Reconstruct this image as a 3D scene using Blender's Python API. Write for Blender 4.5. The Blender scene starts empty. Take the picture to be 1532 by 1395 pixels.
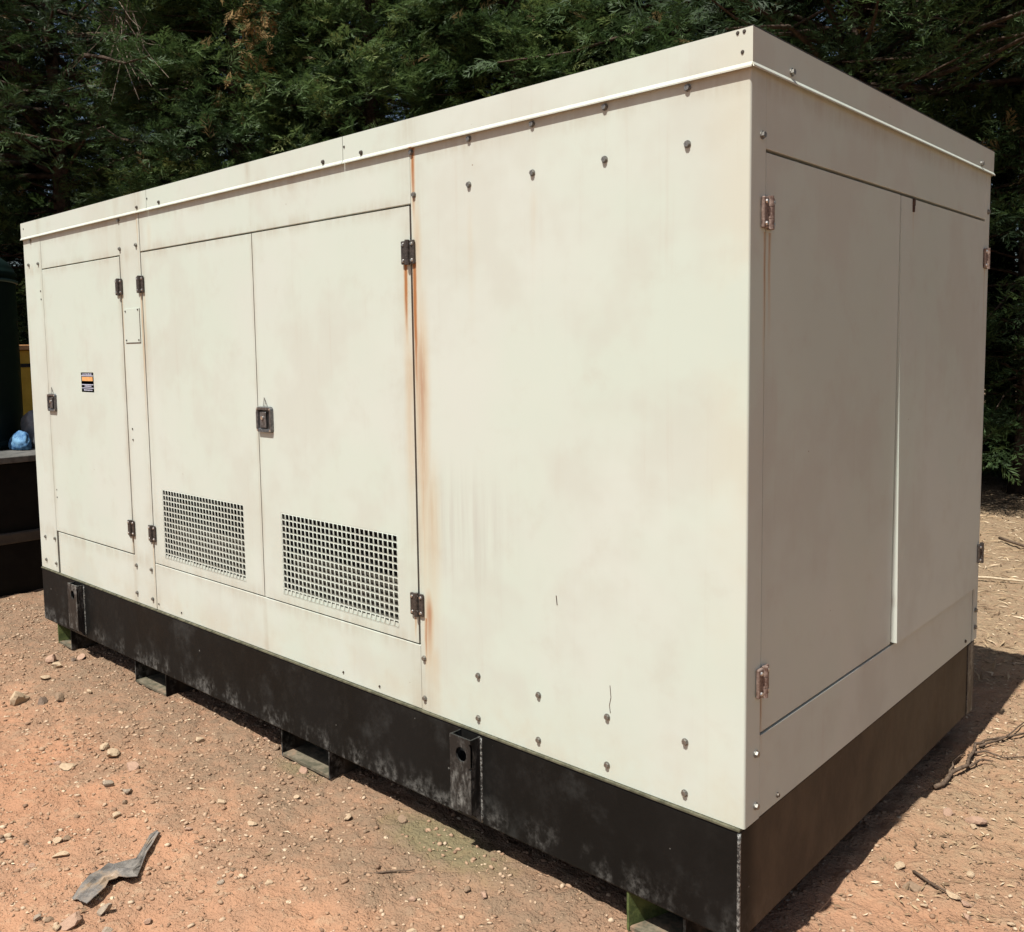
import bpy, bmesh, math, random
import numpy as np
from mathutils import Vector, Matrix

# ------------------------------------------------------------------ camera, sky, sun, exposure
scene = bpy.context.scene
col = scene.collection

cam_data = bpy.data.cameras.new("camera")
cam = bpy.data.objects.new("camera", cam_data)
col.objects.link(cam)
cam.location = (0.9907, -1.9361, 1.5567)
cam.rotation_euler = (1.483739, 0.01555, 0.749203)
cam_data.sensor_width = 36.0
cam_data.sensor_fit = 'HORIZONTAL'
cam_data.lens = 1367.356 / 1532.0 * 36.0
cam_data.shift_x = (766.0 - 731.0) / 1532.0
cam_data.shift_y = -(697.5 - 640.72) / 1532.0
cam_data.clip_start = 0.05
cam_data.clip_end = 2000.0
scene.camera = cam

SUN_TRAVEL = Vector((-0.006, 0.533, -1.0)).normalized()
SUN_ELEV = math.asin(-SUN_TRAVEL.z)

world = bpy.data.worlds.new("World")
scene.world = world
world.use_nodes = True
wn = world.node_tree.nodes
wl = world.node_tree.links
wn.clear()
w_out = wn.new("ShaderNodeOutputWorld")
w_bg = wn.new("ShaderNodeBackground")
w_sky = wn.new("ShaderNodeTexSky")
w_sky.sky_type = 'NISHITA'
w_sky.sun_disc = False
w_sky.sun_elevation = SUN_ELEV
w_sky.sun_rotation = math.pi
w_sky.air_density = 1.0
w_sky.dust_density = 2.5
w_sky.ozone_density = 1.0
w_bg.inputs["Strength"].default_value = 0.06
wl.new(w_sky.outputs[0], w_bg.inputs[0])
wl.new(w_bg.outputs[0], w_out.inputs[0])

sun_data = bpy.data.lights.new("sun", 'SUN')
sun_data.energy = 5.0
sun_data.angle = math.radians(0.53)
sun_data.color = (1.0, 0.972, 0.915)
sun = bpy.data.objects.new("sun", sun_data)
col.objects.link(sun)
sun.rotation_euler = SUN_TRAVEL.to_track_quat('-Z', 'Y').to_euler()
sun.location = (-2, -8, 14)

scene.view_settings.view_transform = 'Standard'
scene.view_settings.look = 'None'
scene.view_settings.gamma = 1.0
scene.view_settings.exposure = 0.55
scene.view_settings.use_curve_mapping = False
scene.render.engine = 'CYCLES'
scene.cycles.max_bounces = 5
scene.cycles.diffuse_bounces = 3
scene.cycles.glossy_bounces = 2
scene.cycles.transmission_bounces = 2
scene.cycles.use_adaptive_sampling = True
scene.cycles.adaptive_threshold = 0.02

random.seed(7)
rng = np.random.default_rng(11)

# ------------------------------------------------------------------ helpers
def tag(o, label=None, cat=None, group=None, kind=None):
    if label: o["label"] = label
    if cat: o["category"] = cat
    if group: o["group"] = group
    if kind: o["kind"] = kind
    return o

def empty(name, loc=(0, 0, 0)):
    o = bpy.data.objects.new(name, None)
    o.location = loc
    o.empty_display_size = 0.2
    col.objects.link(o)
    return o

def link(name, me, parent=None, loc=None, rot=None):
    o = bpy.data.objects.new(name, me)
    col.objects.link(o)
    if parent is not None:
        o.parent = parent
    if loc is not None: o.location = loc
    if rot is not None: o.rotation_euler = rot
    return o

def mesh_of(name, bm, mat, smooth=False):
    me = bpy.data.meshes.new(name)
    bm.normal_update()
    bm.to_mesh(me)
    bm.free()
    mats = mat if isinstance(mat, (list, tuple)) else [mat]
    for m in mats:
        me.materials.append(m)
    if smooth:
        for p in me.polygons: p.use_smooth = True
    return me

def bm_box(bm, x0, x1, y0, y1, z0, z1, bevel=0.0, segs=2, mi=0):
    vs = [bm.verts.new(c) for c in ((x0,y0,z0),(x1,y0,z0),(x1,y1,z0),(x0,y1,z0),(x0,y0,z1),(x1,y0,z1),(x1,y1,z1),(x0,y1,z1))]
    fs = [bm.faces.new([vs[i] for i in f]) for f in ((0,3,2,1),(4,5,6,7),(0,1,5,4),(1,2,6,5),(2,3,7,6),(3,0,4,7))]
    for f in fs: f.material_index = mi
    if bevel > 0:
        es = list({e for f in fs for e in f.edges})
        bmesh.ops.bevel(bm, geom=es, offset=bevel, segments=segs, profile=0.5, affect='EDGES', clamp_overlap=True)

def box(name, x0, x1, y0, y1, z0, z1, mat, parent=None, bevel=0.0, segs=2):
    bm = bmesh.new()
    bm_box(bm, x0, x1, y0, y1, z0, z1, bevel, segs)
    return link(name, mesh_of(name, bm, mat), parent)

def bm_prism(bm, pts, a0, a1, axis, bevel=0.0, segs=2, only_sharp=True):
    """outline pts (u,v) extruded along axis from a0 to a1. axis 'y': (u,v)=(x,z); 'x': (u,v)=(y,z); 'z': (u,v)=(x,y)"""
    def P(u, v, a):
        return {'y': (u, a, v), 'x': (a, u, v), 'z': (u, v, a)}[axis]
    A = [bm.verts.new(P(u, v, a0)) for u, v in pts]
    B = [bm.verts.new(P(u, v, a1)) for u, v in pts]
    n = len(pts)
    fs = [bm.faces.new(A), bm.faces.new(list(reversed(B)))]
    for i in range(n):
        j = (i + 1) % n
        fs.append(bm.faces.new((A[j], A[i], B[i], B[j])))
    bmesh.ops.recalc_face_normals(bm, faces=fs)
    if bevel > 0:
        es = list({e for f in fs for e in f.edges})
        bmesh.ops.bevel(bm, geom=es, offset=bevel, segments=segs, profile=0.5, affect='EDGES', clamp_overlap=True)

def prism(name, pts, a0, a1, axis, mat, parent=None, bevel=0.0, segs=2):
    bm = bmesh.new()
    bm_prism(bm, pts, a0, a1, axis, bevel, segs)
    return link(name, mesh_of(name, bm, mat), parent)

def bm_cyl(bm, c, r, h, axis='y', n=16, r2=None, cap=True):
    r2 = r if r2 is None else r2
    rings = []
    for k, rr in ((0, r), (1, r2)):
        ring = []
        for i in range(n):
            a = 2 * math.pi * i / n
            u, v, w = rr * math.cos(a), rr * math.sin(a), h * k
            p = {'y': (u, w, v), 'x': (w, u, v), 'z': (u, v, w)}[axis]
            ring.append(bm.verts.new((c[0] + p[0], c[1] + p[1], c[2] + p[2])))
        rings.append(ring)
    fs = []
    for i in range(n):
        j = (i + 1) % n
        fs.append(bm.faces.new((rings[0][i], rings[0][j], rings[1][j], rings[1][i])))
    if cap:
        fs.append(bm.faces.new(rings[0])); fs.append(bm.faces.new(rings[1]))
    bmesh.ops.recalc_face_normals(bm, faces=fs)

def bm_tube(bm, path, radii, n=6):
    rings = []
    for i, p in enumerate(path):
        p = Vector(p)
        d = (Vector(path[min(i + 1, len(path) - 1)]) - Vector(path[max(i - 1, 0)])).normalized()
        up = Vector((0, 0, 1)) if abs(d.z) < 0.9 else Vector((1, 0, 0))
        a = d.cross(up).normalized(); b = d.cross(a)
        r = radii[i] if hasattr(radii, '__len__') else radii
        rings.append([bm.verts.new(p + a * (r * math.cos(2*math.pi*k/n)) + b * (r * math.sin(2*math.pi*k/n))) for k in range(n)])
    fs = []
    for i in range(len(rings) - 1):
        for k in range(n):
            j = (k + 1) % n
            fs.append(bm.faces.new((rings[i][k], rings[i][j], rings[i+1][j], rings[i+1][k])))
    fs.append(bm.faces.new(rings[0])); fs.append(bm.faces.new(rings[-1]))
    bmesh.ops.recalc_face_normals(bm, faces=fs)

def mesh_np(name, V, F, mats, smooth=False, attr=None):
    """V (n,3), F (m,3) or (m,4) numpy -> mesh; attr: dict name->(per-point float array)"""
    me = bpy.data.meshes.new(name)
    k = F.shape[1]
    me.vertices.add(len(V)); me.vertices.foreach_set("co", np.ascontiguousarray(V, np.float32).ravel())
    me.loops.add(F.size); me.loops.foreach_set("vertex_index", np.ascontiguousarray(F, np.int32).ravel())
    me.polygons.add(len(F))
    me.polygons.foreach_set("loop_start", np.arange(0, F.size, k, dtype=np.int32))
    me.polygons.foreach_set("loop_total", np.full(len(F), k, np.int32))
    if smooth:
        me.polygons.foreach_set("use_smooth", np.ones(len(F), bool))
    me.update(calc_edges=True)
    if attr:
        for an, arr in attr.items():
            a = me.attributes.new(an, 'FLOAT', 'POINT')
            a.data.foreach_set("value", np.ascontiguousarray(arr, np.float32))
    for m in (mats if isinstance(mats, (list, tuple)) else [mats]):
        me.materials.append(m)
    return me

# numpy value noise
_perm = np.random.default_rng(3).random((256, 256))
def vnoise(x, y, f, seed=0):
    x = x * f + 17.3 * seed; y = y * f - 9.7 * seed
    xi = np.floor(x).astype(int); yi = np.floor(y).astype(int)
    fx = x - xi; fy = y - yi
    fx = fx * fx * (3 - 2 * fx); fy = fy * fy * (3 - 2 * fy)
    g = lambda i, j: _perm[i & 255, j & 255]
    return (g(xi, yi) * (1 - fx) + g(xi + 1, yi) * fx) * (1 - fy) + (g(xi, yi + 1) * (1 - fx) + g(xi + 1, yi + 1) * fx) * fy - 0.5

# ------------------------------------------------------------------ material helpers
class NT:
    def __init__(self, name):
        self.m = bpy.data.materials.new(name); self.m.use_nodes = True
        self.n = self.m.node_tree.nodes; self.l = self.m.node_tree.links
        self.n.clear()
        self.out = self.n.new("ShaderNodeOutputMaterial")
        self.b = self.n.new("ShaderNodeBsdfPrincipled")
        self.l.new(self.b.outputs[0], self.out.inputs[0])
        self.tc = self.n.new("ShaderNodeTexCoord")
    def set(self, sock, v):
        if hasattr(v, 'is_output') or isinstance(v, bpy.types.NodeSocket): self.l.new(v, sock)
        else: sock.default_value = v
    def math(self, op, a, b=None, clamp=False):
        n = self.n.new("ShaderNodeMath"); n.operation = op; n.use_clamp = clamp
        self.set(n.inputs[0], a)
        if b is not None: self.set(n.inputs[1], b)
        return n.outputs[0]
    def maprange(self, v, a, b, c=0.0, d=1.0, smooth=True):
        n = self.n.new("ShaderNodeMapRange")
        n.interpolation_type = 'SMOOTHSTEP' if smooth else 'LINEAR'
        self.set(n.inputs[0], v)
        for i, q in enumerate((a, b, c, d)): self.set(n.inputs[1 + i], q)
        return n.outputs[0]
    def noise(self, scale, detail=3.0, rough=0.55, stretch=None, offset=None, dist=0.0, coord=None):
        n = self.n.new("ShaderNodeTexNoise")
        n.inputs["Scale"].default_value = scale; n.inputs["Detail"].default_value = detail
        n.inputs["Roughness"].default_value = rough; n.inputs["Distortion"].default_value = dist
        src = coord or self.tc.outputs["Object"]
        if stretch or offset:
            mp = self.n.new("ShaderNodeMapping")
            if stretch: mp.inputs["Scale"].default_value = stretch
            if offset: mp.inputs["Location"].default_value = offset
            self.l.new(src, mp.inputs[0]); src = mp.outputs[0]
        self.l.new(src, n.inputs["Vector"])
        return n.outputs["Fac"]
    def voronoi(self, scale, out="Distance", coord=None, rnd=1.0):
        n = self.n.new("ShaderNodeTexVoronoi"); n.inputs["Scale"].default_value = scale
        n.inputs["Randomness"].default_value = rnd
        self.l.new(coord or self.tc.outputs["Object"], n.inputs["Vector"])
        return n.outputs[out]
    def mix(self, f, a, b, mode='MIX'):
        n = self.n.new("ShaderNodeMix"); n.data_type = 'RGBA'; n.blend_type = mode
        self.set(n.inputs[0], f)
        for s, v in ((n.inputs[6], a), (n.inputs[7], b)):
            if isinstance(v, tuple) and len(v) == 3: v = (*v, 1)
            self.set(s, v)
        return n.outputs[2]
    def ramp(self, f, stops):
        n = self.n.new("ShaderNodeValToRGB")
        e = n.color_ramp.elements
        while len(e) < len(stops): e.new(0.5)
        for i, (p, c) in enumerate(stops):
            e[i].position = p; e[i].color = (*c, 1) if len(c) == 3 else c
        self.set(n.inputs[0], f)
        return n.outputs[0]
    def xyz(self):
        s = self.n.new("ShaderNodeSeparateXYZ"); self.l.new(self.tc.outputs["Object"], s.inputs[0])
        return s.outputs
    def bump(self, h, strength, dist=0.01, prev=None):
        n = self.n.new("ShaderNodeBump"); n.inputs["Strength"].default_value = strength
        n.inputs["Distance"].default_value = dist
        self.set(n.inputs["Height"], h)
        if prev is not None: self.l.new(prev, n.inputs["Normal"])
        return n.outputs[0]
    def fin(self, color, rough=0.5, metal=0.0, normal=None, spec=None):
        if isinstance(color, tuple) and len(color) == 3: color = (*color, 1)
        self.set(self.b.inputs["Base Color"], color)
        self.set(self.b.inputs["Roughness"], rough)
        self.set(self.b.inputs["Metallic"], metal)
        if spec is not None: self.set(self.b.inputs["Specular IOR Level"], spec)
        if normal is not None: self.l.new(normal, self.b.inputs["Normal"])
        return self.m

# ---- cream paint of the canopy, with rust runs and grime where the photograph has them
def make_paint():
    t = NT("cream_paint")
    X, Y, Z = t.xyz()
    n1 = t.noise(0.9, 4, 0.6)
    n2 = t.noise(2.3, 4, 0.6, offset=(4, 2, 9))
    n3 = t.noise(6.0, 5, 0.65, offset=(1, 7, 3))
    c = t.mix(t.maprange(n1, 0.38, 0.62), (0.478, 0.532, 0.462), (0.500, 0.530, 0.474))
    c = t.mix(t.math('MULTIPLY', t.maprange(n2, 0.47, 0.64), 0.60), c, (0.452, 0.462, 0.402))
    c = t.mix(t.math('MULTIPLY', t.maprange(n3, 0.52, 0.75), 0.45), c, (0.440, 0.440, 0.375))
    # rain streaks running down
    st = t.noise(1.0, 4, 0.7, stretch=(26, 26, 0.9))
    st2 = t.noise(1.0, 3, 0.7, stretch=(70, 70, 2.2), offset=(3, 3, 0))
    stm = t.maprange(n2, 0.40, 0.66)
    c = t.mix(t.math('MULTIPLY', t.math('MULTIPLY', t.maprange(st, 0.54, 0.80), stm), 0.42), c, (0.42, 0.375, 0.31))
    c = t.mix(t.math('MULTIPLY', t.math('MULTIPLY', t.maprange(st2, 0.60, 0.82), stm), 0.20), c, (0.36, 0.315, 0.26))
    # scuffed grey cloud below the middle of the big panel
    cx = t.math('DIVIDE', t.math('SUBTRACT', X, -0.93), 0.30)
    cz = t.math('DIVIDE', t.math('SUBTRACT', Z, 1.02), 0.26)
    rr = t.math('SQRT', t.math('ADD', t.math('MULTIPLY', cx, cx), t.math('MULTIPLY', cz, cz)))
    cl = t.math('MULTIPLY', t.maprange(rr, 0.1, 1.0, 1.0, 0.0), t.maprange(st, 0.35, 0.7))
    c = t.mix(t.math('MULTIPLY', cl, 0.45), c, (0.36, 0.335, 0.295))
    # specks of chipped paint
    v = t.voronoi(9.0)
    spk = t.math('MULTIPLY', t.math('LESS_THAN', v, 0.022), t.math('GREATER_THAN', n3, 0.52))
    c = t.mix(t.math('MULTIPLY', spk, 0.75), c, (0.20, 0.15, 0.10))
    # yellowed band along the near corner and lower edges
    yel = t.math('MULTIPLY', t.maprange(X, -0.16, -0.01), t.math('LESS_THAN', Y, 0.002))
    yel = t.math('MULTIPLY', yel, t.maprange(n2, 0.35, 0.65))
    c = t.mix(t.math('MULTIPLY', yel, 0.28), c, (0.53, 0.495, 0.365))
    low = t.math('MULTIPLY', t.math('MULTIPLY', t.maprange(Z, 0.40, 0.62, 1.0, 0.0), t.maprange(n3, 0.35, 0.65)), t.math('LESS_THAN', Y, 0.002))
    c = t.mix(t.math('MULTIPLY', low, 0.35), c, (0.46, 0.42, 0.32))
    def near(u, u0, w):
        return t.maprange(t.math('ABSOLUTE', t.math('SUBTRACT', u, u0)), 0.0, w, 1.0, 0.0)
    gr = None
    for u0, w in ((-1.128, 0.10), (-2.889, 0.07), (-3.087, 0.05), (-2.010, 0.028), (-3.965, 0.05)):
        q = near(X, u0, w); gr = q if gr is None else t.math('MAXIMUM', gr, q)
    for z0, w in ((2.000, 0.05), (0.612, 0.06), (2.150, 0.05)):
        q = near(Z, z0, w)
        if z0 < 2.1: q = t.math('MULTIPLY', q, t.math('LESS_THAN', X, -1.13))
        gr = t.math('MAXIMUM', gr, q)
    gr = t.math('MULTIPLY', t.math('MULTIPLY', gr, t.maprange(st, 0.30, 0.62, 0.15, 1.0)), t.maprange(n3, 0.30, 0.62, 0.2, 1.0))
    c = t.mix(t.math('MULTIPLY', gr, 0.42), c, (0.33, 0.285, 0.205))
    # rust runs: (axis, centre, top z, length, half width, strength)
    wob = t.math('MULTIPLY', t.math('SUBTRACT', t.noise(1.0, 3, 0.6, stretch=(5, 5, 4.5)), 0.5), 0.018)
    brk = t.maprange(t.noise(1.0, 4, 0.7, stretch=(120, 120, 7)), 0.22, 0.52, 0.55, 1.0)
    runs = [('x', -1.157, 1.825, 0.36, 0.014, 1.0), ('x', -1.118, 1.825, 0.70, 0.016, 1.0),
            ('x', -1.115, 2.17, 0.34, 0.014, 0.85), ('x', -1.106, 2.06, 0.60, 0.030, 0.42),
            ('x', -1.096, 1.85, 1.45, 0.050, 0.66), ('x', -1.060, 1.30, 0.90, 0.055, 0.38), ('x', -1.152, 1.75, 1.05, 0.035, 0.38),
            ('x', -1.084, 0.85, 0.46, 0.034, 0.75), ('x', -1.100, 0.705, 0.26, 0.012, 0.75), ('x', -1.062, 0.66, 0.30, 0.045, 0.30), ('x', -1.148, 0.707, 0.10, 0.008, 0.6),
            ('x', -1.100, 1.25, 0.70, 0.018, 0.45),
            ('x', -2.897, 1.82, 0.75, 0.010, 0.55), ('x', -2.872, 1.82, 0.40, 0.018, 0.25), ('x', -3.080, 1.82, 0.60, 0.008, 0.40),
            ('x', -2.905, 2.17, 0.25, 0.010, 0.35), ('x', -2.893, 0.71, 0.30, 0.008, 0.40), ('x', -3.093, 0.71, 0.10, 0.007, 0.4),
            ('x', -2.80, 2.15, 0.25, 0.03, 0.14), ('x', -0.875, 2.02, 0.5, 0.02, 0.12), ('x', -0.637, 2.02, 0.3, 0.02, 0.10),
            ('y', 0.075, 1.815, 0.42, 0.012, 0.65), ('y', 0.100, 1.815, 0.30, 0.012, 0.55), ('y', 1.848, 1.82, 0.32, 0.014, 0.6),
            ('y', 0.080, 0.70, 0.16, 0.010, 0.5), ('y', 1.062, 1.98, 0.16, 0.006, 0.35), ('y', 1.85, 0.71, 0.2, 0.01, 0.35)]
    rust = None
    for ax, u0, zt, ln, hw, s in runs:
        u = X if ax == 'x' else Y
        d = t.math('ABSOLUTE', t.math('SUBTRACT', t.math('ADD', u, wob), u0))
        a = t.maprange(d, 0.0, hw, s, 0.0)
        k = t.math('MULTIPLY', t.maprange(Z, zt - ln, zt - 0.1 * ln, 0.0, 1.0), t.math('LESS_THAN', Z, zt) if hw < 0.02 else t.maprange(Z, zt - 0.3 * ln, zt, 1.0, 0.0))
        a = t.math('MULTIPLY', a, k)
        rust = a if rust is None else t.math('MAXIMUM', rust, a)
    rust = t.math('MULTIPLY', t.math('MULTIPLY', rust, brk), 1.25, clamp=True)
    rc = t.mix(t.maprange(rust, 0.2, 0.9), (0.47, 0.31, 0.14), (0.30, 0.125, 0.040))
    c = t.mix(rust, c, rc)
    ro = t.math('ADD', t.maprange(n2, 0.3, 0.7, 0.50, 0.64), t.math('MULTIPLY', rust, 0.3))
    fr = t.math('LESS_THAN', Y, 0.002)
    nb = t.bump(t.math('MULTIPLY', t.noise(1.5, 2, 0.5, stretch=(1, 1, 0.7)), fr), 0.55, 0.02)
    return t.fin(c, ro, 0.0, nb, 0.4)
M_PAINT = make_paint()

def make_base():
    t = NT("black_skid_paint")
    X, Y, Z = t.xyz()
    n1 = t.noise(2.2, 5, 0.65)
    n2 = t.noise(9.0, 6, 0.72, stretch=(1, 1, 0.55))
    n3 = t.noise(38.0, 5, 0.75)
    c = t.mix(t.maprange(n1, 0.35, 0.65), (0.0045, 0.0047, 0.0043), (0.0075, 0.0070, 0.0062))
    low = t.math('MULTIPLY', t.maprange(Z, 0.10, 0.22, 1.0, 0.04), t.maprange(X, -0.9, -0.1, 1.0, 0.45))
    sc = t.math('MULTIPLY', t.maprange(n2, 0.44, 0.66), low)
    sc = t.math('MULTIPLY', sc, t.maprange(n3, 0.38, 0.62))
    c = t.mix(t.math('MULTIPLY', sc, 0.85), c, (0.17, 0.168, 0.155))
    cloud = t.math('MULTIPLY', t.maprange(t.noise(3.1, 6, 0.7, offset=(5, 1, 2)), 0.54, 0.74), 0.30)
    c = t.mix(cloud, c, (0.07, 0.073, 0.07))
    ch = t.math('MULTIPLY', t.math('LESS_THAN', t.voronoi(13.0), 0.05), t.math('GREATER_THAN', n1, 0.5))
    c = t.mix(t.math('MULTIPLY', ch, 0.5), c, (0.22, 0.22, 0.20))
    end_brown = t.math('MULTIPLY', t.maprange(Y, 0.03, 0.10), t.maprange(n1, 0.2, 0.7, 0.55, 0.9))
    c = t.mix(end_brown, c, t.mix(t.maprange(n2, 0.35, 0.7), (0.062, 0.047, 0.032), (0.095, 0.071, 0.046)))  # paler brown everywhere behind the front face
    nb = t.bump(n3, 0.10, 0.003)
    return t.fin(c, t.maprange(n1, 0.3, 0.7, 0.48, 0.66), 0.0, nb, 0.14)
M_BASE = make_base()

def make_scuffed(name):
    t = NT(name)
    n1 = t.noise(14.0, 6, 0.75, stretch=(1, 1, 0.3)); n2 = t.noise(50.0, 4, 0.7)
    c = t.mix(t.math('MULTIPLY', t.maprange(n1, 0.43, 0.64), t.maprange(n2, 0.33, 0.60)), (0.010, 0.010, 0.0095), (0.19, 0.19, 0.175))
    return t.fin(c, 0.5, 0.0, t.bump(n2, 0.15, 0.002), 0.4)
M_SCUFF = make_scuffed("scuffed_black_paint")

def make_weld():
    t = NT("weld_bead")
    n = t.noise(120, 4, 0.7)
    c = t.mix(t.maprange(n, 0.42, 0.6), (0.03, 0.03, 0.028), (0.26, 0.26, 0.24))
    return t.fin(c, 0.55, 0.2, t.bump(n, 0.8, 0.004))
M_WELD = make_weld()

def make_moss():
    t = NT("mossy_steel")
    n = t.noise(30, 5, 0.7); n2 = t.noise(9, 4, 0.7)
    c = t.mix(t.maprange(n, 0.35, 0.65), (0.045, 0.062, 0.020), (0.105, 0.130, 0.042))
    c = t.mix(t.math('MULTIPLY', t.maprange(n2, 0.52, 0.7), 0.6), c, (0.03, 0.03, 0.026))
    return t.fin(c, 0.85, 0.0, t.bump(n, 0.6, 0.004), 0.2)
M_MOSS = make_moss()

def make_floorplate():
    t = NT("dirty_pocket_floor")
    n = t.noise(26, 5, 0.7); n2 = t.noise(7, 4, 0.7)
    c = t.mix(t.maprange(n, 0.35, 0.65), (0.07, 0.066, 0.044), (0.16, 0.135, 0.095))
    c = t.mix(t.maprange(n2, 0.5, 0.66), c, (0.22, 0.15, 0.10))
    return t.fin(c, 0.9, 0.0, t.bump(n, 0.5, 0.004), 0.2)
M_PFLOOR = make_floorplate()

def simple(name, c1, c2, scale=20, rough=0.5, metal=0.0, bump=0.1, spec=0.5, r2=None):
    t = NT(name)
    n = t.noise(scale, 5, 0.65)
    c = t.mix(t.maprange(n, 0.35, 0.65), c1, c2)
    r = rough if r2 is None else t.maprange(n, 0.3, 0.7, rough, r2)
    return t.fin(c, r, metal, t.bump(n, bump, 0.002), spec)
M_DARKIN = simple("dark_acoustic_lining", (0.008, 0.008, 0.007), (0.016, 0.015, 0.013), 30, 0.95, 0, 0.4, 0.1)
M_BAFFLE = simple("dusty_inner_baffle", (0.045, 0.042, 0.034), (0.075, 0.068, 0.052), 25, 0.9, 0, 0.3, 0.2)
M_BOLT = simple("weathered_zinc", (0.17, 0.165, 0.15), (0.30, 0.29, 0.26), 300, 0.42, 0.75, 0.1)
M_BOLTDK = simple("dull_dark_fastener", (0.06, 0.05, 0.04), (0.13, 0.11, 0.09), 300, 0.5, 0.6, 0.1)
M_HINGE = simple("black_hinge_steel", (0.035, 0.030, 0.027), (0.085, 0.07, 0.06), 120, 0.42, 0.35, 0.15)
M_PIN = simple("bright_screw_heads", (0.45, 0.43, 0.40), (0.62, 0.60, 0.56), 200, 0.28, 0.9, 0.05)
M_RUSTHINGE = simple("rusted_hinge_steel", (0.11, 0.065, 0.048), (0.27, 0.20, 0.165), 90, 0.6, 0.3, 0.25)
M_RUSTDK = simple("dark_rust", (0.035, 0.020, 0.014), (0.10, 0.05, 0.03), 110, 0.7, 0.2, 0.25)
M_LATCH = simple("grey_chrome_latch", (0.075, 0.078, 0.08), (0.17, 0.172, 0.175), 80, 0.32, 0.6, 0.1)
M_LATCHIN = simple("black_latch_recess", (0.010, 0.010, 0.010), (0.022, 0.022, 0.021), 50, 0.5)
M_SEAL_SHADE = simple("black_seal_and_shade", (0.010, 0.009, 0.008), (0.022, 0.020, 0.018), 60, 0.8)
M_WIRE = simple("thin_grey_wire", (0.12, 0.11, 0.10), (0.2, 0.19, 0.17), 100, 0.5, 0.5)
M_NAVY = simple("navy_sticker", (0.020, 0.032, 0.125), (0.028, 0.042, 0.155), 60, 0.4)
M_ORANGE = simple("orange_sticker", (0.62, 0.30, 0.10), (0.70, 0.38, 0.15), 60, 0.4)
M_STWHITE = simple("pale_blue_print", (0.46, 0.48, 0.62), (0.60, 0.62, 0.72), 200, 0.4)
M_OLIVE = simple("olive_grimy_edge", (0.045, 0.045, 0.024), (0.11, 0.105, 0.065), 30, 0.8, 0, 0.3)

# ------------------------------------------------------------------ the ground
def ground_h(x, y):
    x = np.asarray(x, float); y = np.asarray(y, float)
    h = 0.020 * vnoise(x, y, 1.1, 1) + 0.014 * vnoise(x, y, 3.1, 2) + 0.011 * vnoise(x, y, 8.0, 3)
    h += 0.0095 * vnoise(x, y, 19.0, 4) + 0.0085 * vnoise(x, y, 37.0, 5)
    r = vnoise(x, y, 13.0, 6); h += 0.010 * np.maximum(0, r - 0.18)
    h += 0.0035 * vnoise(x, y, 90.0, 7)
    return h - 0.004
def axis_pts(lo, hi, step, far, growth):
    a = list(np.arange(lo, hi, step))
    s, p = step, hi
    right = []
    while p < far:
        right.append(p); s *= growth; p += s
    right.append(far)
    s, p = step * growth, lo - step * growth
    left = []
    while p > -far:
        left.append(p); s *= growth; p -= s
    left.append(-far)
    return np.array(left[::-1] + a + right)

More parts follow.
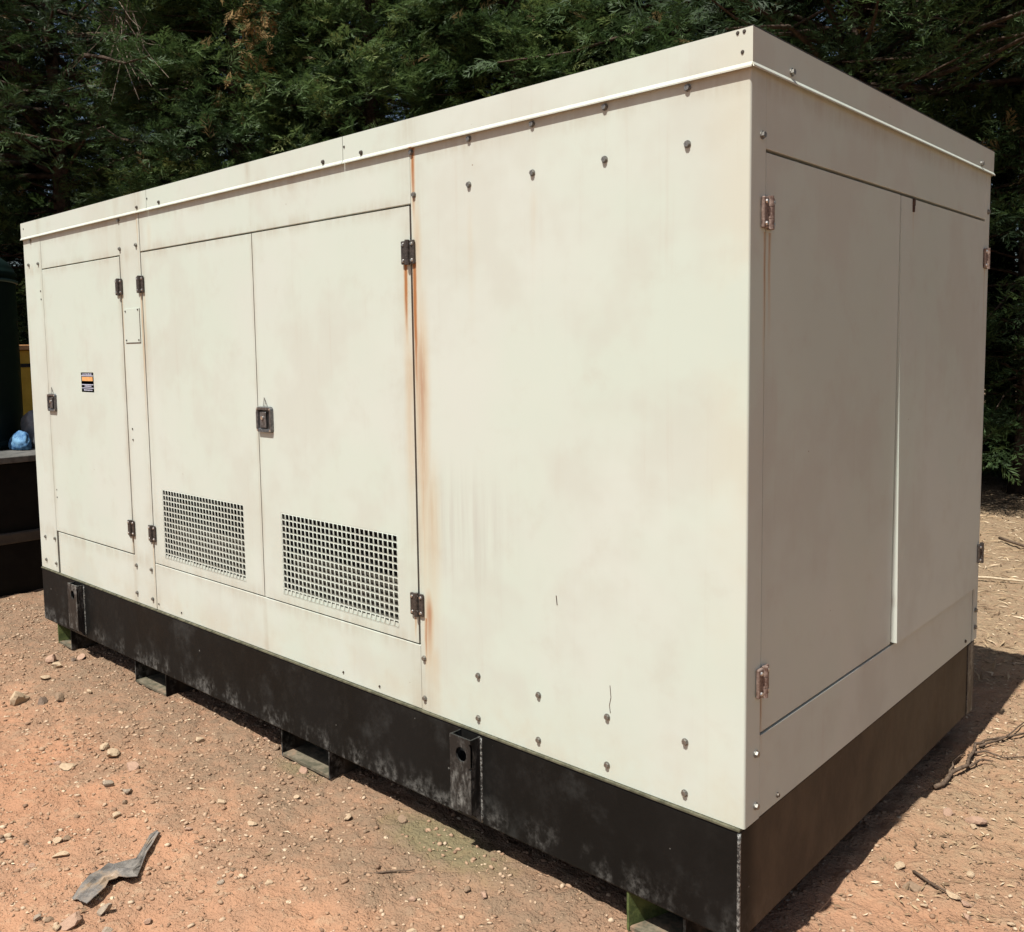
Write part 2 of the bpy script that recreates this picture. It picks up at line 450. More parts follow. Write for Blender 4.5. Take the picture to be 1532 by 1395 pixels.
def make_ground_mat():
    t = NT("red_dirt")
    X, Y, Z = t.xyz()
    n1 = t.noise(0.9, 3, 0.6); n2 = t.noise(3.5, 4, 0.65, offset=(3, 1, 0)); n3 = t.noise(17, 4, 0.7)
    n4 = t.noise(75, 3, 0.7)
    c = t.mix(t.maprange(n2, 0.35, 0.65), (0.350, 0.190, 0.112), (0.292, 0.170, 0.105))
    c = t.mix(t.math('MULTIPLY', t.maprange(n1, 0.45, 0.62), 0.6), c, (0.322, 0.162, 0.092))
    c = t.mix(t.math('MULTIPLY', t.maprange(n3, 0.50, 0.70), 0.55), c, (0.36, 0.25, 0.16))
    c = t.mix(t.math('MULTIPLY', t.maprange(n4, 0.52, 0.72), 0.28), c, (0.19, 0.122, 0.078))
    # greyer gravelly soil in a band along the skid
    wy = t.math('ADD', Y, t.math('MULTIPLY', t.math('SUBTRACT', n2, 0.5), 0.9))
    band = t.math('MULTIPLY', t.maprange(wy, -0.75, -0.10), t.maprange(X, 0.1, -0.6))
    band = t.math('MULTIPLY', band, t.maprange(n3, 0.25, 0.6, 0.35, 0.85))
    c = t.mix(band, c, (0.178, 0.126, 0.083))
    # moss-green damp patch in front of the near half of the skid
    def patch(cx, cy, rx, ry):
        a = t.math('DIVIDE', t.math('SUBTRACT', X, cx), rx); b = t.math('DIVIDE', t.math('SUBTRACT', Y, cy), ry)
        d = t.math('SQRT', t.math('ADD', t.math('MULTIPLY', a, a), t.math('MULTIPLY', b, b)))
        d = t.math('ADD', d, t.math('MULTIPLY', t.math('SUBTRACT', n3, 0.5), 1.3))
        return t.maprange(d, 0.3, 1.0, 1.0, 0.0)
    ms = t.math('MAXIMUM', patch(-1.02, -0.02, 0.36, 0.15), t.math('MULTIPLY', patch(-1.80, -0.02, 0.18, 0.07), 0.7))
    c = t.mix(t.math('MULTIPLY', ms, 0.62), c, (0.115, 0.120, 0.060))
    # paler, straw-littered soil to the right of and behind the generator
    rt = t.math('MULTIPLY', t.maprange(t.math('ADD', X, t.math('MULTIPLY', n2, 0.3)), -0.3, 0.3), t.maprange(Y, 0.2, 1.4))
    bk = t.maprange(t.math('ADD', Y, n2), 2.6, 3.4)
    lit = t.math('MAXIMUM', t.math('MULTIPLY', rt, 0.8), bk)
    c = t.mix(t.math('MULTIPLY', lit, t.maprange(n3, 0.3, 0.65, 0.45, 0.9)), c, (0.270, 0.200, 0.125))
    pv = t.n.new("ShaderNodeTexVoronoi"); pv.inputs["Scale"].default_value = 34.0
    t.l.new(t.tc.outputs["Object"], pv.inputs["Vector"])
    ps = t.n.new("ShaderNodeSeparateColor"); t.l.new(pv.outputs["Color"], ps.inputs[0])
    on = t.math('MULTIPLY', t.math('GREATER_THAN', ps.outputs[0], 0.55), t.maprange(n2, 0.36, 0.56, 0.15, 1.0))
    rad = t.maprange(ps.outputs[2], 0.0, 1.0, 0.16, 0.42, smooth=False)
    dome = t.math('MULTIPLY', t.maprange(pv.outputs["Distance"], 0.0, rad, 1.0, 0.0), on)
    pc = t.ramp(ps.outputs[1], [(0.0, (0.20, 0.125, 0.082)), (0.4, (0.33, 0.21, 0.135)), (0.75, (0.41, 0.29, 0.19)), (1.0, (0.54, 0.42, 0.29))])
    c = t.mix(t.maprange(dome, 0.10, 0.35), c, pc)
    vo = t.voronoi(95.0)
    hh = t.math('MULTIPLY', t.math('ADD', n4, t.math('MULTIPLY', t.maprange(vo, 0.0, 0.5), 0.35)), t.maprange(n2, 0.30, 0.62, 0.35, 1.15))
    nb = t.bump(n3, 0.9, 0.030)
    nb = t.bump(dome, 0.9, 0.007, nb)
    nb = t.bump(hh, 0.7, 0.009, nb)
    return t.fin(c, 0.95, 0.0, nb, 0.15)
M_GROUND = make_ground_mat()

gx = axis_pts(-5.6, 0.9, 0.0125, 400.0, 1.12)
gy = axis_pts(-1.7, 3.4, 0.0140, 400.0, 1.10)
GX, GY = np.meshgrid(gx, gy)
GZ = ground_h(GX, GY)
far = np.clip((np.maximum(np.abs(GX + 2), np.abs(GY - 1)) - 8) / 12, 0, 1)
GZ = GZ * (1 - far)
nx, ny = len(gx), len(gy)
idx = np.arange(nx * ny).reshape(ny, nx)
GF = np.stack([idx[:-1, :-1], idx[:-1, 1:], idx[1:, 1:], idx[1:, :-1]], -1).reshape(-1, 4)
GV = np.stack([GX, GY, GZ], -1).reshape(-1, 3)
ground = link("ground", mesh_np("ground", GV, GF, M_GROUND, smooth=True))
tag(ground, "bare reddish dirt yard with gravel and straw litter", kind="structure")

def gz(x, y): return float(ground_h(np.array([x]), np.array([y]))[0])

# ------------------------------------------------------------------ the generator set
gen = empty("generator_set", (0, 0, 0))
tag(gen, "large cream generator canopy on a black steel skid with rust streaks and vented doors", "generator")
ZB, ZD0, ZD1, ZL, ZT = 0.400, 0.614, 2.000, 2.168, 2.256      # base top, door bottom, door top, lip bottom, roof top
LEN, WID, BV = 4.192, 1.900, 0.0022

# skid base
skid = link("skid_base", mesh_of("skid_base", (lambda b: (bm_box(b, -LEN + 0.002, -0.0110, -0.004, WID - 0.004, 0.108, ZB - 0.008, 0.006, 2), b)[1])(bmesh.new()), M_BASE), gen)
box("top_flange", -LEN + 0.004, -0.009, -0.0075, 0.05, ZB - 0.0078, ZB - 0.001, M_OLIVE, skid, 0.0015)
box("gap_shade_strip", -0.10, -0.024, 0.06, WID - 0.03, ZB - 0.0075, ZB + 0.0035, M_SEAL_SHADE, skid)  # black strip added to keep the shadow line in this gap dark
box("corner_plate", -0.02, -0.0075, WID - 0.075, WID - 0.001, 0.109, ZB - 0.010, M_SCUFF, skid, 0.002)
def weld(path, parent):
    bm = bmesh.new(); bm_tube(bm, path, 0.0045, 6)
    link("weld_seam", mesh_of("weld_seam", bm, M_WELD, True), parent)
weld([(-0.0115, -0.0030, z) for z in np.linspace(0.112, 0.388, 12)], skid)

def bracket(x0, x1, d, z1, zb=0.152):
    e = link("lifting_bracket", None, gen) if False else None
    bm = bmesh.new()
    w = 0.006
    y0 = -0.0045
    # front wall with a round hole (built as ring + outer quad fan), two side walls
    n = 28; hx, hz, r = (x0 + x1) / 2 + 0.004, 0.333, 0.0225
    def ring(y):
        return [bm.verts.new((hx + r * math.cos(2*math.pi*i/n), y, hz + r * math.sin(2*math.pi*i/n))) for i in range(n)]
    def outer(y):
        out = []
        for i in range(n):
            a = 2 * math.pi * i / n; c_, s_ = math.cos(a), math.sin(a)
            tx = ((x1 if c_ > 0 else x0) - hx) / c_ if abs(c_) > 1e-6 else 1e9
            tz = ((hz + 0.04 if s_ > 0 else hz - 0.04) - hz) / s_ if abs(s_) > 1e-6 else 1e9
            tt = min(tx, tz)
            out.append(bm.verts.new((hx + tt * c_, y, hz + tt * s_)))
        return out
    fs = []
    for y in (-d, -d + w):
        a, b = ring(y), outer(y)
        if y == -d: ra = a
        else: rb = a
        for i in range(n):
            j = (i + 1) % n
            fs.append(bm.faces.new((a[i], a[j], b[j], b[i])))
    for i in range(n):
        j = (i + 1) % n
        fs.append(bm.faces.new((ra[i], rb[i], rb[j], ra[j])))
    bm_box(bm, x0, x1, -d, -d + w, zb, hz - 0.04)
    bm_box(bm, x0, x1, -d, -d + w, hz + 0.04, z1)
    bm_prism(bm, [(-d + w, zb), (y0, 0.112), (y0, z1 - 0.001), (-d + w, z1 - 0.001)], x0, x0 + w, 'x')
    bm_prism(bm, [(-d + w, zb), (y0, 0.112), (y0, z1 - 0.001), (-d + w, z1 - 0.001)], x1 - w, x1, 'x')
    bmesh.ops.recalc_face_normals(bm, faces=bm.faces[:])
    o = link("lifting_bracket", mesh_of("lifting_bracket", bm, M_SCUFF), gen)
    weld([(x1 + 0.001, y0 + 0.001, z) for z in np.linspace(0.115, z1 - 0.004, 14)], o)
    weld([(x0 - 0.001, y0 + 0.001, z) for z in np.linspace(0.115, z1 - 0.004, 14)], o)
    box("inner_backing", x0 + w, x1 - w, -0.0095, -0.0048, 0.115, z1 - 0.03, M_LATCHIN, o)
    return o
bracket(-0.952, -0.864, 0.050, 0.386)
bracket(-3.765, -3.655, 0.042, 0.386)

# fork pockets (open rectangular tubes across the skid) and end feet
def pocket(x0, x1, splay=0.0, name="fork_pocket"):
    e = empty(name); e.parent = gen
    w = 0.007
    def wall(nm, xf, xb, mat):
        bm = bmesh.new()
        bm_prism(bm, [(xf, 0.002), (xf + w, 0.002), (xb + w, WID - 0.01), (xb, WID - 0.01)], 0.0, 0.1075, 'z')
        return link(nm, mesh_of(nm, bm, mat), e)
    if splay:
        bm = bmesh.new()
        bm_prism(bm, [(x0, 0.001), (x0 + w, 0.001), (x0 + w + splay, 0.20), (x0 + splay, 0.20)], -0.004, 0.1075, 'z')
        link("side_wall", mesh_of("side_wall", bm, M_MOSS), e)
    else:
        wall("side_wall", x0, x0, M_BASE)
    wall("side_wall", x1 - w, x1 - w, M_BASE)
    box("floor_plate", x0 + w + 0.001 + (splay and 0.002), x1 - w - 0.001, 0.0015, WID - 0.02, 0.002, 0.012, M_PFLOOR, e)
    return e
pocket(-3.142, -2.840); pocket(-1.938, -1.634)
pocket(-4.030, -3.860, 0.075, "skid_foot"); pocket(-0.338, -0.160, 0.075, "skid_foot")

# inner dark shell, seen only through joints and vents
inner = box("inner_lining", -LEN + 0.05, -0.05, 0.055, WID - 0.03, ZB + 0.004, ZT - 0.02, M_DARKIN, gen)

# front skin panels
pn = prism("corner_panel", [(-LEN, ZB), (-3.969, ZB), (-3.969, 2.24), (-LEN, 2.24)], 0.0, 0.028, 'y', M_PAINT, gen, BV)
prism("door_surround", [(-3.966, 2.003), (-3.084, 2.003), (-3.084, 0.622), (-3.945, 0.622), (-3.945, ZB), (-2.9105, ZB), (-2.9105, 2.24), (-3.966, 2.24)], 0.0005, 0.028, 'y', M_PAINT, gen, 0.0015)
box("joint_strip", -2.909, -2.8885, -0.0012, 0.028, ZB + 0.001, 2.24, M_PAINT, gen, 0.0012)
box("upper_panel", -2.8865, -1.1285, 0.0, 0.028, ZD1 + 0.003, 2.24, M_PAINT, gen, BV)
box("lower_panel", -2.8865, -1.1285, 0.0002, 0.028, ZB, ZD0 - 0.003, M_PAINT, gen, BV)
# big fixed panel folded round the near corner (L-shaped sheet)
bm = bmesh.new()
bm_prism(bm, [(-1.1265, 0.0), (0.0, 0.0), (0.0, 0.0745), (-0.026, 0.0745), (-0.026, 0.027), (-1.1265, 0.027)], ZB + 0.0004, 2.24, 'z')
es = [e for e in bm.edges if all(abs(v.co.x) < 1e-6 and abs(v.co.y) < 1e-6 for v in e.verts)]
bmesh.ops.bevel(bm, geom=es, offset=0.006, segments=5, profile=0.5, affect='EDGES')
big = link("wrapped_corner_panel", mesh_of("wrapped_corner_panel", bm, M_PAINT), gen)
# end wall panels
box("upper_panel", -0.026, -0.0004, 0.0762, 1.8415, ZD1 + 0.004, 2.24, M_PAINT, gen, 0.0012)
box("lower_panel", -0.026, -0.0004, 0.0762, 1.8275, ZB + 0.002, ZD0 - 0.006, M_PAINT, gen, 0.0012)
box("corner_post", -0.028, 0.0, 1.8440, WID, ZB, 2.24, M_PAINT, gen, 0.003)
box("back_panel", -LEN + 0.003, -0.030, WID - 0.026, WID - 0.001, ZB + 0.002, 2.24, M_PAINT, gen)
box("side_panel", -LEN + 0.001, -LEN + 0.027, 0.0285, WID - 0.027, ZB + 0.001, 2.24, M_PAINT, gen)

# perforated plate: a sheet with a regular field of square holes
def perforated(x0, x1, z0, z1, nxh, nzh, bar, y0, y1):
    px, pz = (x1 - x0 + bar) / nxh, (z1 - z0 + bar) / nzh
    hw, hh = px - bar, pz - bar
    xs, zs = [x0 - bar], [z0 - bar]
    for i in range(nxh): xs += [x0 + i * px, x0 + i * px + hw]
    for i in range(nzh): zs += [z0 + i * pz, z0 + i * pz + hh]
    xs.append(x1 + bar); zs.append(z1 + bar)
    NXv, NZv = len(xs), len(zs)
    V = [(x, y, z) for y in (y0, y1) for z in zs for x in xs]
    vid = lambda k, j, i: k * NXv * NZv + j * NXv + i
    solid = lambda i, j: not (i % 2 == 1 and j % 2 == 1)
    F = []
    for j in range(NZv - 1):
        for i in range(NXv - 1):
            if solid(i, j):
                F.append((vid(0, j, i), vid(0, j, i+1), vid(0, j+1, i+1), vid(0, j+1, i)))
                F.append((vid(1, j, i), vid(1, j+1, i), vid(1, j+1, i+1), vid(1, j, i+1)))
            else:
                F.append((vid(0, j, i), vid(1, j, i), vid(1, j, i+1), vid(0, j, i+1)))
                F.append((vid(0, j+1, i), vid(0, j+1, i+1), vid(1, j+1, i+1), vid(1, j+1, i)))
                F.append((vid(0, j, i), vid(0, j+1, i), vid(1, j+1, i), vid(1, j, i)))
                F.append((vid(0, j, i+1), vid(1, j, i+1), vid(1, j+1, i+1), vid(0, j+1, i+1)))
    return np.array(V), np.array(F), (xs[0], xs[-1], zs[0], zs[-1])

def frame_slab(name, x0, x1, z0, z1, hole, y0, y1, parent):
    """door sheet with one rectangular opening"""
    hx0, hx1, hz0, hz1 = hole
    bm = bmesh.new()
    xs, zs = (x0, hx0, hx1, x1), (z0, hz0, hz1, z1)
    vid = {}
    for k, y in enumerate((y0, y1)):
        for j, z in enumerate(zs):
            for i, x in enumerate(xs): vid[k, j, i] = bm.verts.new((x, y, z))
    for j in range(3):
        for i in range(3):
            if (i, j) == (1, 1): continue
            bm.faces.new((vid[0,j,i], vid[0,j,i+1], vid[0,j+1,i+1], vid[0,j+1,i]))
            bm.faces.new((vid[1,j,i], vid[1,j+1,i], vid[1,j+1,i+1], vid[1,j,i+1]))
    for i in range(3):
        bm.faces.new((vid[0,0,i], vid[1,0,i], vid[1,0,i+1], vid[0,0,i+1]))
        bm.faces.new((vid[0,3,i], vid[0,3,i+1], vid[1,3,i+1], vid[1,3,i]))
        bm.faces.new((vid[0,i,0], vid[0,i+1,0], vid[1,i+1,0], vid[1,i,0]))
        bm.faces.new((vid[0,i,3], vid[1,i,3], vid[1,i+1,3], vid[0,i+1,3]))
    return link(name, mesh_of(name, bm, M_PAINT), parent)

DY0, DY1 = 0.0004, 0.024
door1 = box("door", -3.9635, -3.0895, -0.0012, DY1, 0.6275, 1.9975, M_PAINT, gen, BV)
door1["label"] = "single left door without a vent"
VB = 0.0050
Va, Fa, Ha = perforated(-2.787, -2.143, 0.653, 0.956, 27, 13, VB, 0.0010, 0.0030)
Vb, Fb, Hb = perforated(-1.878, -1.232, 0.650, 0.953, 27, 13, VB, -0.0002, 0.0018)
door2 = frame_slab("door", -2.884, -2.0130, ZD0 + 0.0025, ZD1 - 0.0025, Ha, 0.0006, 0.0150, gen)
door3 = frame_slab("door", -2.0070, -1.1345, ZD0 + 0.0025, ZD1 - 0.0025, Hb, -0.0006, 0.0150, gen)
door2["label"] = "left leaf of the vented double door"; door3["label"] = "right leaf of the vented double door with latch"
link("vent_grille", mesh_np("vent_grille", Va, Fa, M_PAINT), door2)
link("vent_grille", mesh_np("vent_grille", Vb, Fb, M_PAINT), door3)
for d, (a, b) in ((door2, (-2.80, -2.13)), (door3, (-1.89, -1.22))):
    bm = bmesh.new()
    bm_prism(bm, [(0.0155, 0.640), (0.050, 0.640), (0.050, 0.80), (0.046, 0.80), (0.040, 0.650), (0.0155, 0.650)], a, b, 'x')
    link("vent_baffle", mesh_of("vent_baffle", bm, M_BAFFLE), d)
    # bent cream lip with crusted dirt right behind the lowest row of holes
    bm = bmesh.new()
    n = 60; r2 = random.Random(5)
    up = [(a + (b - a) * i / n, 0.6595 + 0.0045 * r2.random() + (0.004 if r2.random() < 0.3 else 0)) for i in range(n + 1)]
    bm_prism(bm, [(a, 0.6405)] + [(x, z) for x, z in up] + [(b, 0.6405)], 0.0042 if d is door2 else 0.0030, 0.0080 if d is door2 else 0.0068, 'y')
    link("vent_lip", mesh_of("vent_lip", bm, M_PAINT), d)

# end doors: the left leaf lies flush, the right leaf stands proud towards its lower left corner
doorL = box("door", -0.024, -0.0006, 0.0795, 0.955, 0.6145, 1.9965, M_PAINT, gen, BV)
doorL["label"] = "left leaf of the shaded end door"
def proud_leaf():
    bm = bmesh.new()
    NY, NZ = 10, 16
    y0, y1, z0, z1 = 0.958, 1.8385, 0.6200, 1.9945
    def off(y, z):
        v = (z1 - z) / (z1 - z0)
        return 0.0008 + 0.0175 * v * (1 - 0.30 * (y - y0) / (y1 - y0))
    g = {}
    for k in (0, 1):
        for j in range(NZ + 1):
            for i in range(NY + 1):
                y = y0 + (y1 - y0) * i / NY; z = z0 + (z1 - z0) * j / NZ
                g[k, j, i] = bm.verts.new(((off(y, z) if k == 0 else off(y, z) - 0.022), y, z))
    for j in range(NZ):
        for i in range(NY):
            bm.faces.new((g[0,j,i], g[0,j,i+1], g[0,j+1,i+1], g[0,j+1,i]))
            bm.faces.new((g[1,j,i], g[1,j+1,i], g[1,j+1,i+1], g[1,j,i+1]))
    for i in range(NY):
        bm.faces.new((g[0,0,i], g[1,0,i], g[1,0,i+1], g[0,0,i+1])); bm.faces.new((g[0,NZ,i], g[0,NZ,i+1], g[1,NZ,i+1], g[1,NZ,i]))
    for j in range(NZ):
        bm.faces.new((g[0,j,0], g[0,j+1,0], g[1,j+1,0], g[1,j,0])); bm.faces.new((g[0,j,NY], g[1,j,NY], g[1,j+1,NY], g[0,j+1,NY]))
    bmesh.ops.recalc_face_normals(bm, faces=bm.faces[:])
    return link("door", mesh_of("door", bm, M_PAINT), gen)
doorR = proud_leaf(); doorR["label"] = "right leaf of the end door standing slightly proud"
bm = bmesh.new(); bm_box(bm, 0.0012, 0.0060, 1.055, 1.066, 1.955, 1.996, 0.001); bm_box(bm, 0.0015, 0.005, 1.066, 1.072, 1.975, 1.996)
link("door_catch", mesh_of("door_catch", bm, M_RUSTDK), doorR)

# roof with fascia sheets, drip lip and black seal
roof = box("roof", -LEN + 0.003, -0.004, 0.004, WID - 0.002, 2.242, ZT - 0.0035, M_PAINT, gen)
def fascia_profile(side):
    # (outward, z): outside face, flared drip lip, back up inside
    return [(0.0070, ZT), (0.0066, ZL + 0.0125), (0.0125, ZL + 0.0035), (0.0125, ZL), (0.0105, ZL), (0.0045, ZL + 0.0105), (0.0045, ZT - 0.002)]
def fascia_front(xa, xb):
    bm = bmesh.new()
    bm_prism(bm, [(-o, z) for o, z in fascia_profile(0)], xa, xb, 'x')
    return link("roof_fascia", mesh_of("roof_fascia", bm, M_PAINT), roof)
fascia_front(-LEN - 0.006, -2.7985); fascia_front(-2.7960, -1.4460); fascia_front(-1.4435, 0.0070)
bm = bmesh.new()
bm_prism(bm, [(o, z) for o, z in fascia_profile(0)], 0.0, WID + 0.008, 'y')
for v in bm.verts:
    if v.co.y < 0.01: v.co.y = -0.0062 if v.co.x < 0.008 else -0.0112
link("roof_fascia", mesh_of("roof_fascia", bm, M_PAINT), roof)
box("roof_fascia", -LEN - 0.0065, 0.004, WID + 0.001, WID + 0.0075, ZL, ZT - 0.0005, M_PAINT, roof)
box("roof_fascia", -LEN - 0.0065, -LEN - 0.0005, 0.0, WID + 0.0008, ZL, ZT - 0.0008, M_PAINT, roof)
box("seal_strip", -0.010, 0.0060, 0.0, WID, ZT + 0.0003, ZT + 0.0045, M_SEAL_SHADE, roof, 0.001)
# top sheet under the front fascia edge so that the shaded underside reads as a soffit
box("soffit_strip", -LEN, -0.002, -0.0042, -0.0004, 2.190, 2.238, M_PAINT, roof)

# ---- fasteners (shared meshes)
def bolt_mesh(name, r, h, mat, axis):
    bm = bmesh.new()
    s = -1 if axis == 'y' else 1
    bm_cyl(bm, (0, 0, 0), r * 1.22, s * h * 0.30, axis, 14)
    bm_cyl(bm, (0, s * h * 0.30, 0) if axis == 'y' else (s * h * 0.30, 0, 0), r, s * h * 0.70, axis, 6, r * 0.93)
    return mesh_of(name, bm, mat)
BOLT_F = bolt_mesh("bolt_front", 0.0074, 0.0075, M_BOLT, 'y')
BOLT_FS = bolt_mesh("bolt_front_small", 0.0062, 0.006, M_BOLTDK, 'y')
BOLT_E = bolt_mesh("bolt_end", 0.0080, 0.0085, M_BOLT, 'x')
BOLT_ES = bolt_mesh("bolt_end_small", 0.0055, 0.005, M_BOLTDK, 'x')
RIVET_F = bolt_mesh("rivet_front", 0.0036, 0.003, M_BOLTDK, 'y')
rb = random.Random(2)
def bolts(me, pts, y=-0.0003, nm="bolt"):
    for x, z in pts:
        link(nm, me, gen, (x, y, z), (0, rb.uniform(0, 1), 0))
def bolts_e(me, pts, x=0.0003, nm="bolt"):
    for y, z in pts:
        link(nm, me, gen, (x, y, z), (rb.uniform(0, 1), 0, 0))
bolts(BOLT_F, [(x, 2.028) for x in (-0.877, -0.637, -0.398, -0.160)])
bolts(BOLT_F, [(x, 0.572) for x in (-0.873, -0.636, -0.398, -0.161)])
bolts(BOLT_F, [(x, 0.439) for x in (-0.875, -0.638, -0.399, -0.162)])
bolts(BOLT_F, [(x, 2.157) for x in (-1.120, -0.874, -0.636, -0.397, -0.160)])
bolts(BOLT_F, [(-1.112, 2.028), (-1.111, 0.572), (-1.112, 0.440)])
bolts(BOLT_F, [(-3.072, 0.446), (-3.066, 0.577), (-2.9215, 0.579), (-2.9215, 0.443), (-3.078, 2.030), (-2.9215, 2.034), (-3.078, 2.157)])
bolts(BOLT_F, [(-4.130, 2.034), (-4.005, 2.032), (-4.117, 0.576), (-3.990, 0.582), (-4.121, 0.449), (-3.990, 0.447), (-4.09, 2.157)])
bolts(RIVET_F, [(-3.995, 1.890), (-3.993, 1.848), (-1.337, 0.424), (-1.533, 0.427), (-2.868, 0.429), (-2.665, 0.427), (-3.930, 0.85), (-3.930, 0.81), (-3.04, 1.215), (-3.04, 1.165)], nm="rivet")
bolts(BOLT_FS, [(-2.884, 2.192), (-2.687, 2.191), (-1.551, 2.190), (-1.350, 2.190)], y=-0.0066)
bolts(RIVET_F, [(-2.790, 2.218), (-1.437, 2.222), (-4.159, 2.225), (-0.014, 2.2485), (-0.030, 2.2485), (-0.018, 2.205)], y=-0.0062, nm="rivet")
bolts_e(BOLT_E, [(0.054, 2.031), (0.053, 0.571), (0.055, 0.439), (1.873, 2.034), (1.868, 0.519), (1.868, 0.452)])
bolts_e(BOLT_ES, [(0.175, 0.421), (1.75, 0.425), (1.62, 0.645)], x=0.0)
bolts_e(BOLT_E, [(0.188, 2.195), (1.745, 2.192)], x=0.0068)

# ---- hinges: two leaves, barrel, four screw heads
def hinge_meshes(mat):
    bm = bmesh.new(); bm_box(bm, -0.030, -0.006, -0.009, 0.0, -0.036, 0.036, 0.003, 2); L = mesh_of("hinge_leaf_a", bm, mat)
    bm = bmesh.new(); bm_box(bm, 0.006, 0.028, -0.007, 0.0, -0.037, 0.037, 0.003, 2); Rr = mesh_of("hinge_leaf_b", bm, mat)
    bm = bmesh.new()
    bm_cyl(bm, (0, -0.009, -0.038), 0.0075, 0.024, 'z', 12); bm_cyl(bm, (0, -0.009, -0.013), 0.0075, 0.026, 'z', 12); bm_cyl(bm, (0, -0.009, 0.014), 0.0075, 0.024, 'z', 12)
    bm_box(bm, -0.007, 0.007, -0.008, 0.0, -0.034, 0.034)
    K = mesh_of("hinge_barrel", bm, mat)
    bm = bmesh.new(); bm_cyl(bm, (0, 0, 0), 0.0055, -0.0035, 'y', 10, 0.004); S = mesh_of("screw", bm, M_PIN)
    return L, Rr, K, S
HB_, HR_ = hinge_meshes(M_HINGE), hinge_meshes(M_RUSTHINGE)
def hinge(door, loc, meshes, end=False):
    L, Rr, K, S = meshes
    rz = math.pi / 2 if end else 0.0
    hm = link("hinge", K, door, loc, (0, 0, rz))
    # leaves belong to the hinge
    link("leaf", L, hm); link("leaf", Rr, hm)
    for sx, y in ((-0.019, -0.0092), (0.018, -0.0072)):
        for sz in (-0.025, 0.025): link("screw", S, hm, (sx, y, sz))
    return hm
hinge(gen, (-1.138, -0.0015, 1.856), HB_); hinge(gen, (-1.133, -0.0015, 0.745), HB_)
hinge(gen, (-3.094, -0.0015, 1.860), HB_); hinge(gen, (-2.890, -0.0015, 1.860), HB_)
hinge(gen, (-3.090, -0.0015, 0.750), HB_); hinge(gen, (-2.889, -0.0015, 0.750), HB_)
hinge(gen, (0.0015, 0.080, 1.858), HR_, True); hinge(gen, (0.0015, 0.078, 0.745), HR_, True)
hinge(gen, (0.0022, 1.850, 1.860), HR_, True); hinge(gen, (0.0125, 1.851, 0.750), HB_, True)

# ---- paddle latches
def latch(door, x, z, w, h):
    bm = bmesh.new()
    d = 0.013; t_ = 0.012
    x0, x1, z0, z1 = x - w/2, x + w/2, z - h/2, z + h/2
    # rounded outer dish: four rim bars mitred as a ring
    def rr(x0, x1, z0, z1, r, y, n=5):
        out = []
        for cx, cz, a0 in ((x1 - r, z1 - r, 0), (x0 + r, z1 - r, 90), (x0 + r, z0 + r, 180), (x1 - r, z0 + r, 270)):
            for k in range(n + 1):
                a = math.radians(a0 + 90 * k / n); out.append(bm.verts.new((cx + r * math.cos(a), y, cz + r * math.sin(a))))
        return out
    A = rr(x0, x1, z0, z1, 0.014, -0.0006); B = rr(x0 + 0.003, x1 - 0.003, z0 + 0.003, z1 - 0.003, 0.012, -d)
    C = rr(x0 + t_, x1 - t_, z0 + t_, z1 - t_, 0.006, -d + 0.001); D = rr(x0 + t_ + 0.003, x1 - t_ - 0.003, z0 + t_ + 0.003, z1 - t_ - 0.003, 0.004, -0.0012)
    n = len(A)
    for P, Q in ((A, B), (B, C), (C, D)):
        for i in range(n):
            j = (i + 1) % n; bm.faces.new((P[i], P[j], Q[j], Q[i]))
    bmesh.ops.recalc_face_normals(bm, faces=bm.faces[:])
    o = link("latch", mesh_of("latch", bm, M_LATCH, False), door)
    box("recess", x0 + t_ + 0.001, x1 - t_ - 0.001, -0.0030, -0.0010, z0 + t_ + 0.001, z1 - t_ - 0.001, M_LATCHIN, o)
    bm = bmesh.new()
    px0, px1 = x0 + t_ + 0.006, x1 - t_ - 0.026
    bm_prism(bm, [(px0, -0.0032), (px1, -0.0032), (px1, -0.010), (px0, -0.0075)], z0 + t_ + 0.006, z1 - t_ - 0.008, 'z', 0.001, 1)
    link("paddle", mesh_of("paddle", bm, M_LATCH), o)
    bm = bmesh.new(); bm_cyl(bm, (x - 0.012, -0.0080, z + 0.006), 0.0075, -0.005, 'y', 14); link("lock_barrel", mesh_of("lock_barrel", bm, M_PIN), o)
    bm = bmesh.new()
    for sx in (x0 + 0.009, x1 - 0.009):
        for sz in (z0 + 0.009, z1 - 0.009): bm_cyl(bm, (sx, -d + 0.001, sz), 0.004, -0.002, 'y', 8)
    link("screw_heads", mesh_of("screw_heads", bm, M_PIN), o)
    box("side_flange", x0 - 0.010, x0 - 0.0005, -0.007, -0.0006, z0 + 0.012, z1 - 0.020, M_LATCH, o, 0.002)
    bm = bmesh.new()
    bm_tube(bm, [(x - 0.012, -0.0035, z1 + 0.002), (x + 0.000, -0.006, z1 + 0.034), (x + 0.015, -0.0035, z1 + 0.002), (x - 0.012, -0.0035, z1 + 0.002)], 0.0011, 5)
    bm_tube(bm, [(x + 0.001, -0.006, z1 + 0.033), (x + 0.003, -0.0040, z1 + 0.008)], 0.0010, 5)
    link("wire_loop", mesh_of("wire_loop", bm, M_WIRE), o)
    return o
latch(door3, -1.957, 1.303, 0.100, 0.098)
latch(door1, -3.915, 1.310, 0.100, 0.094)

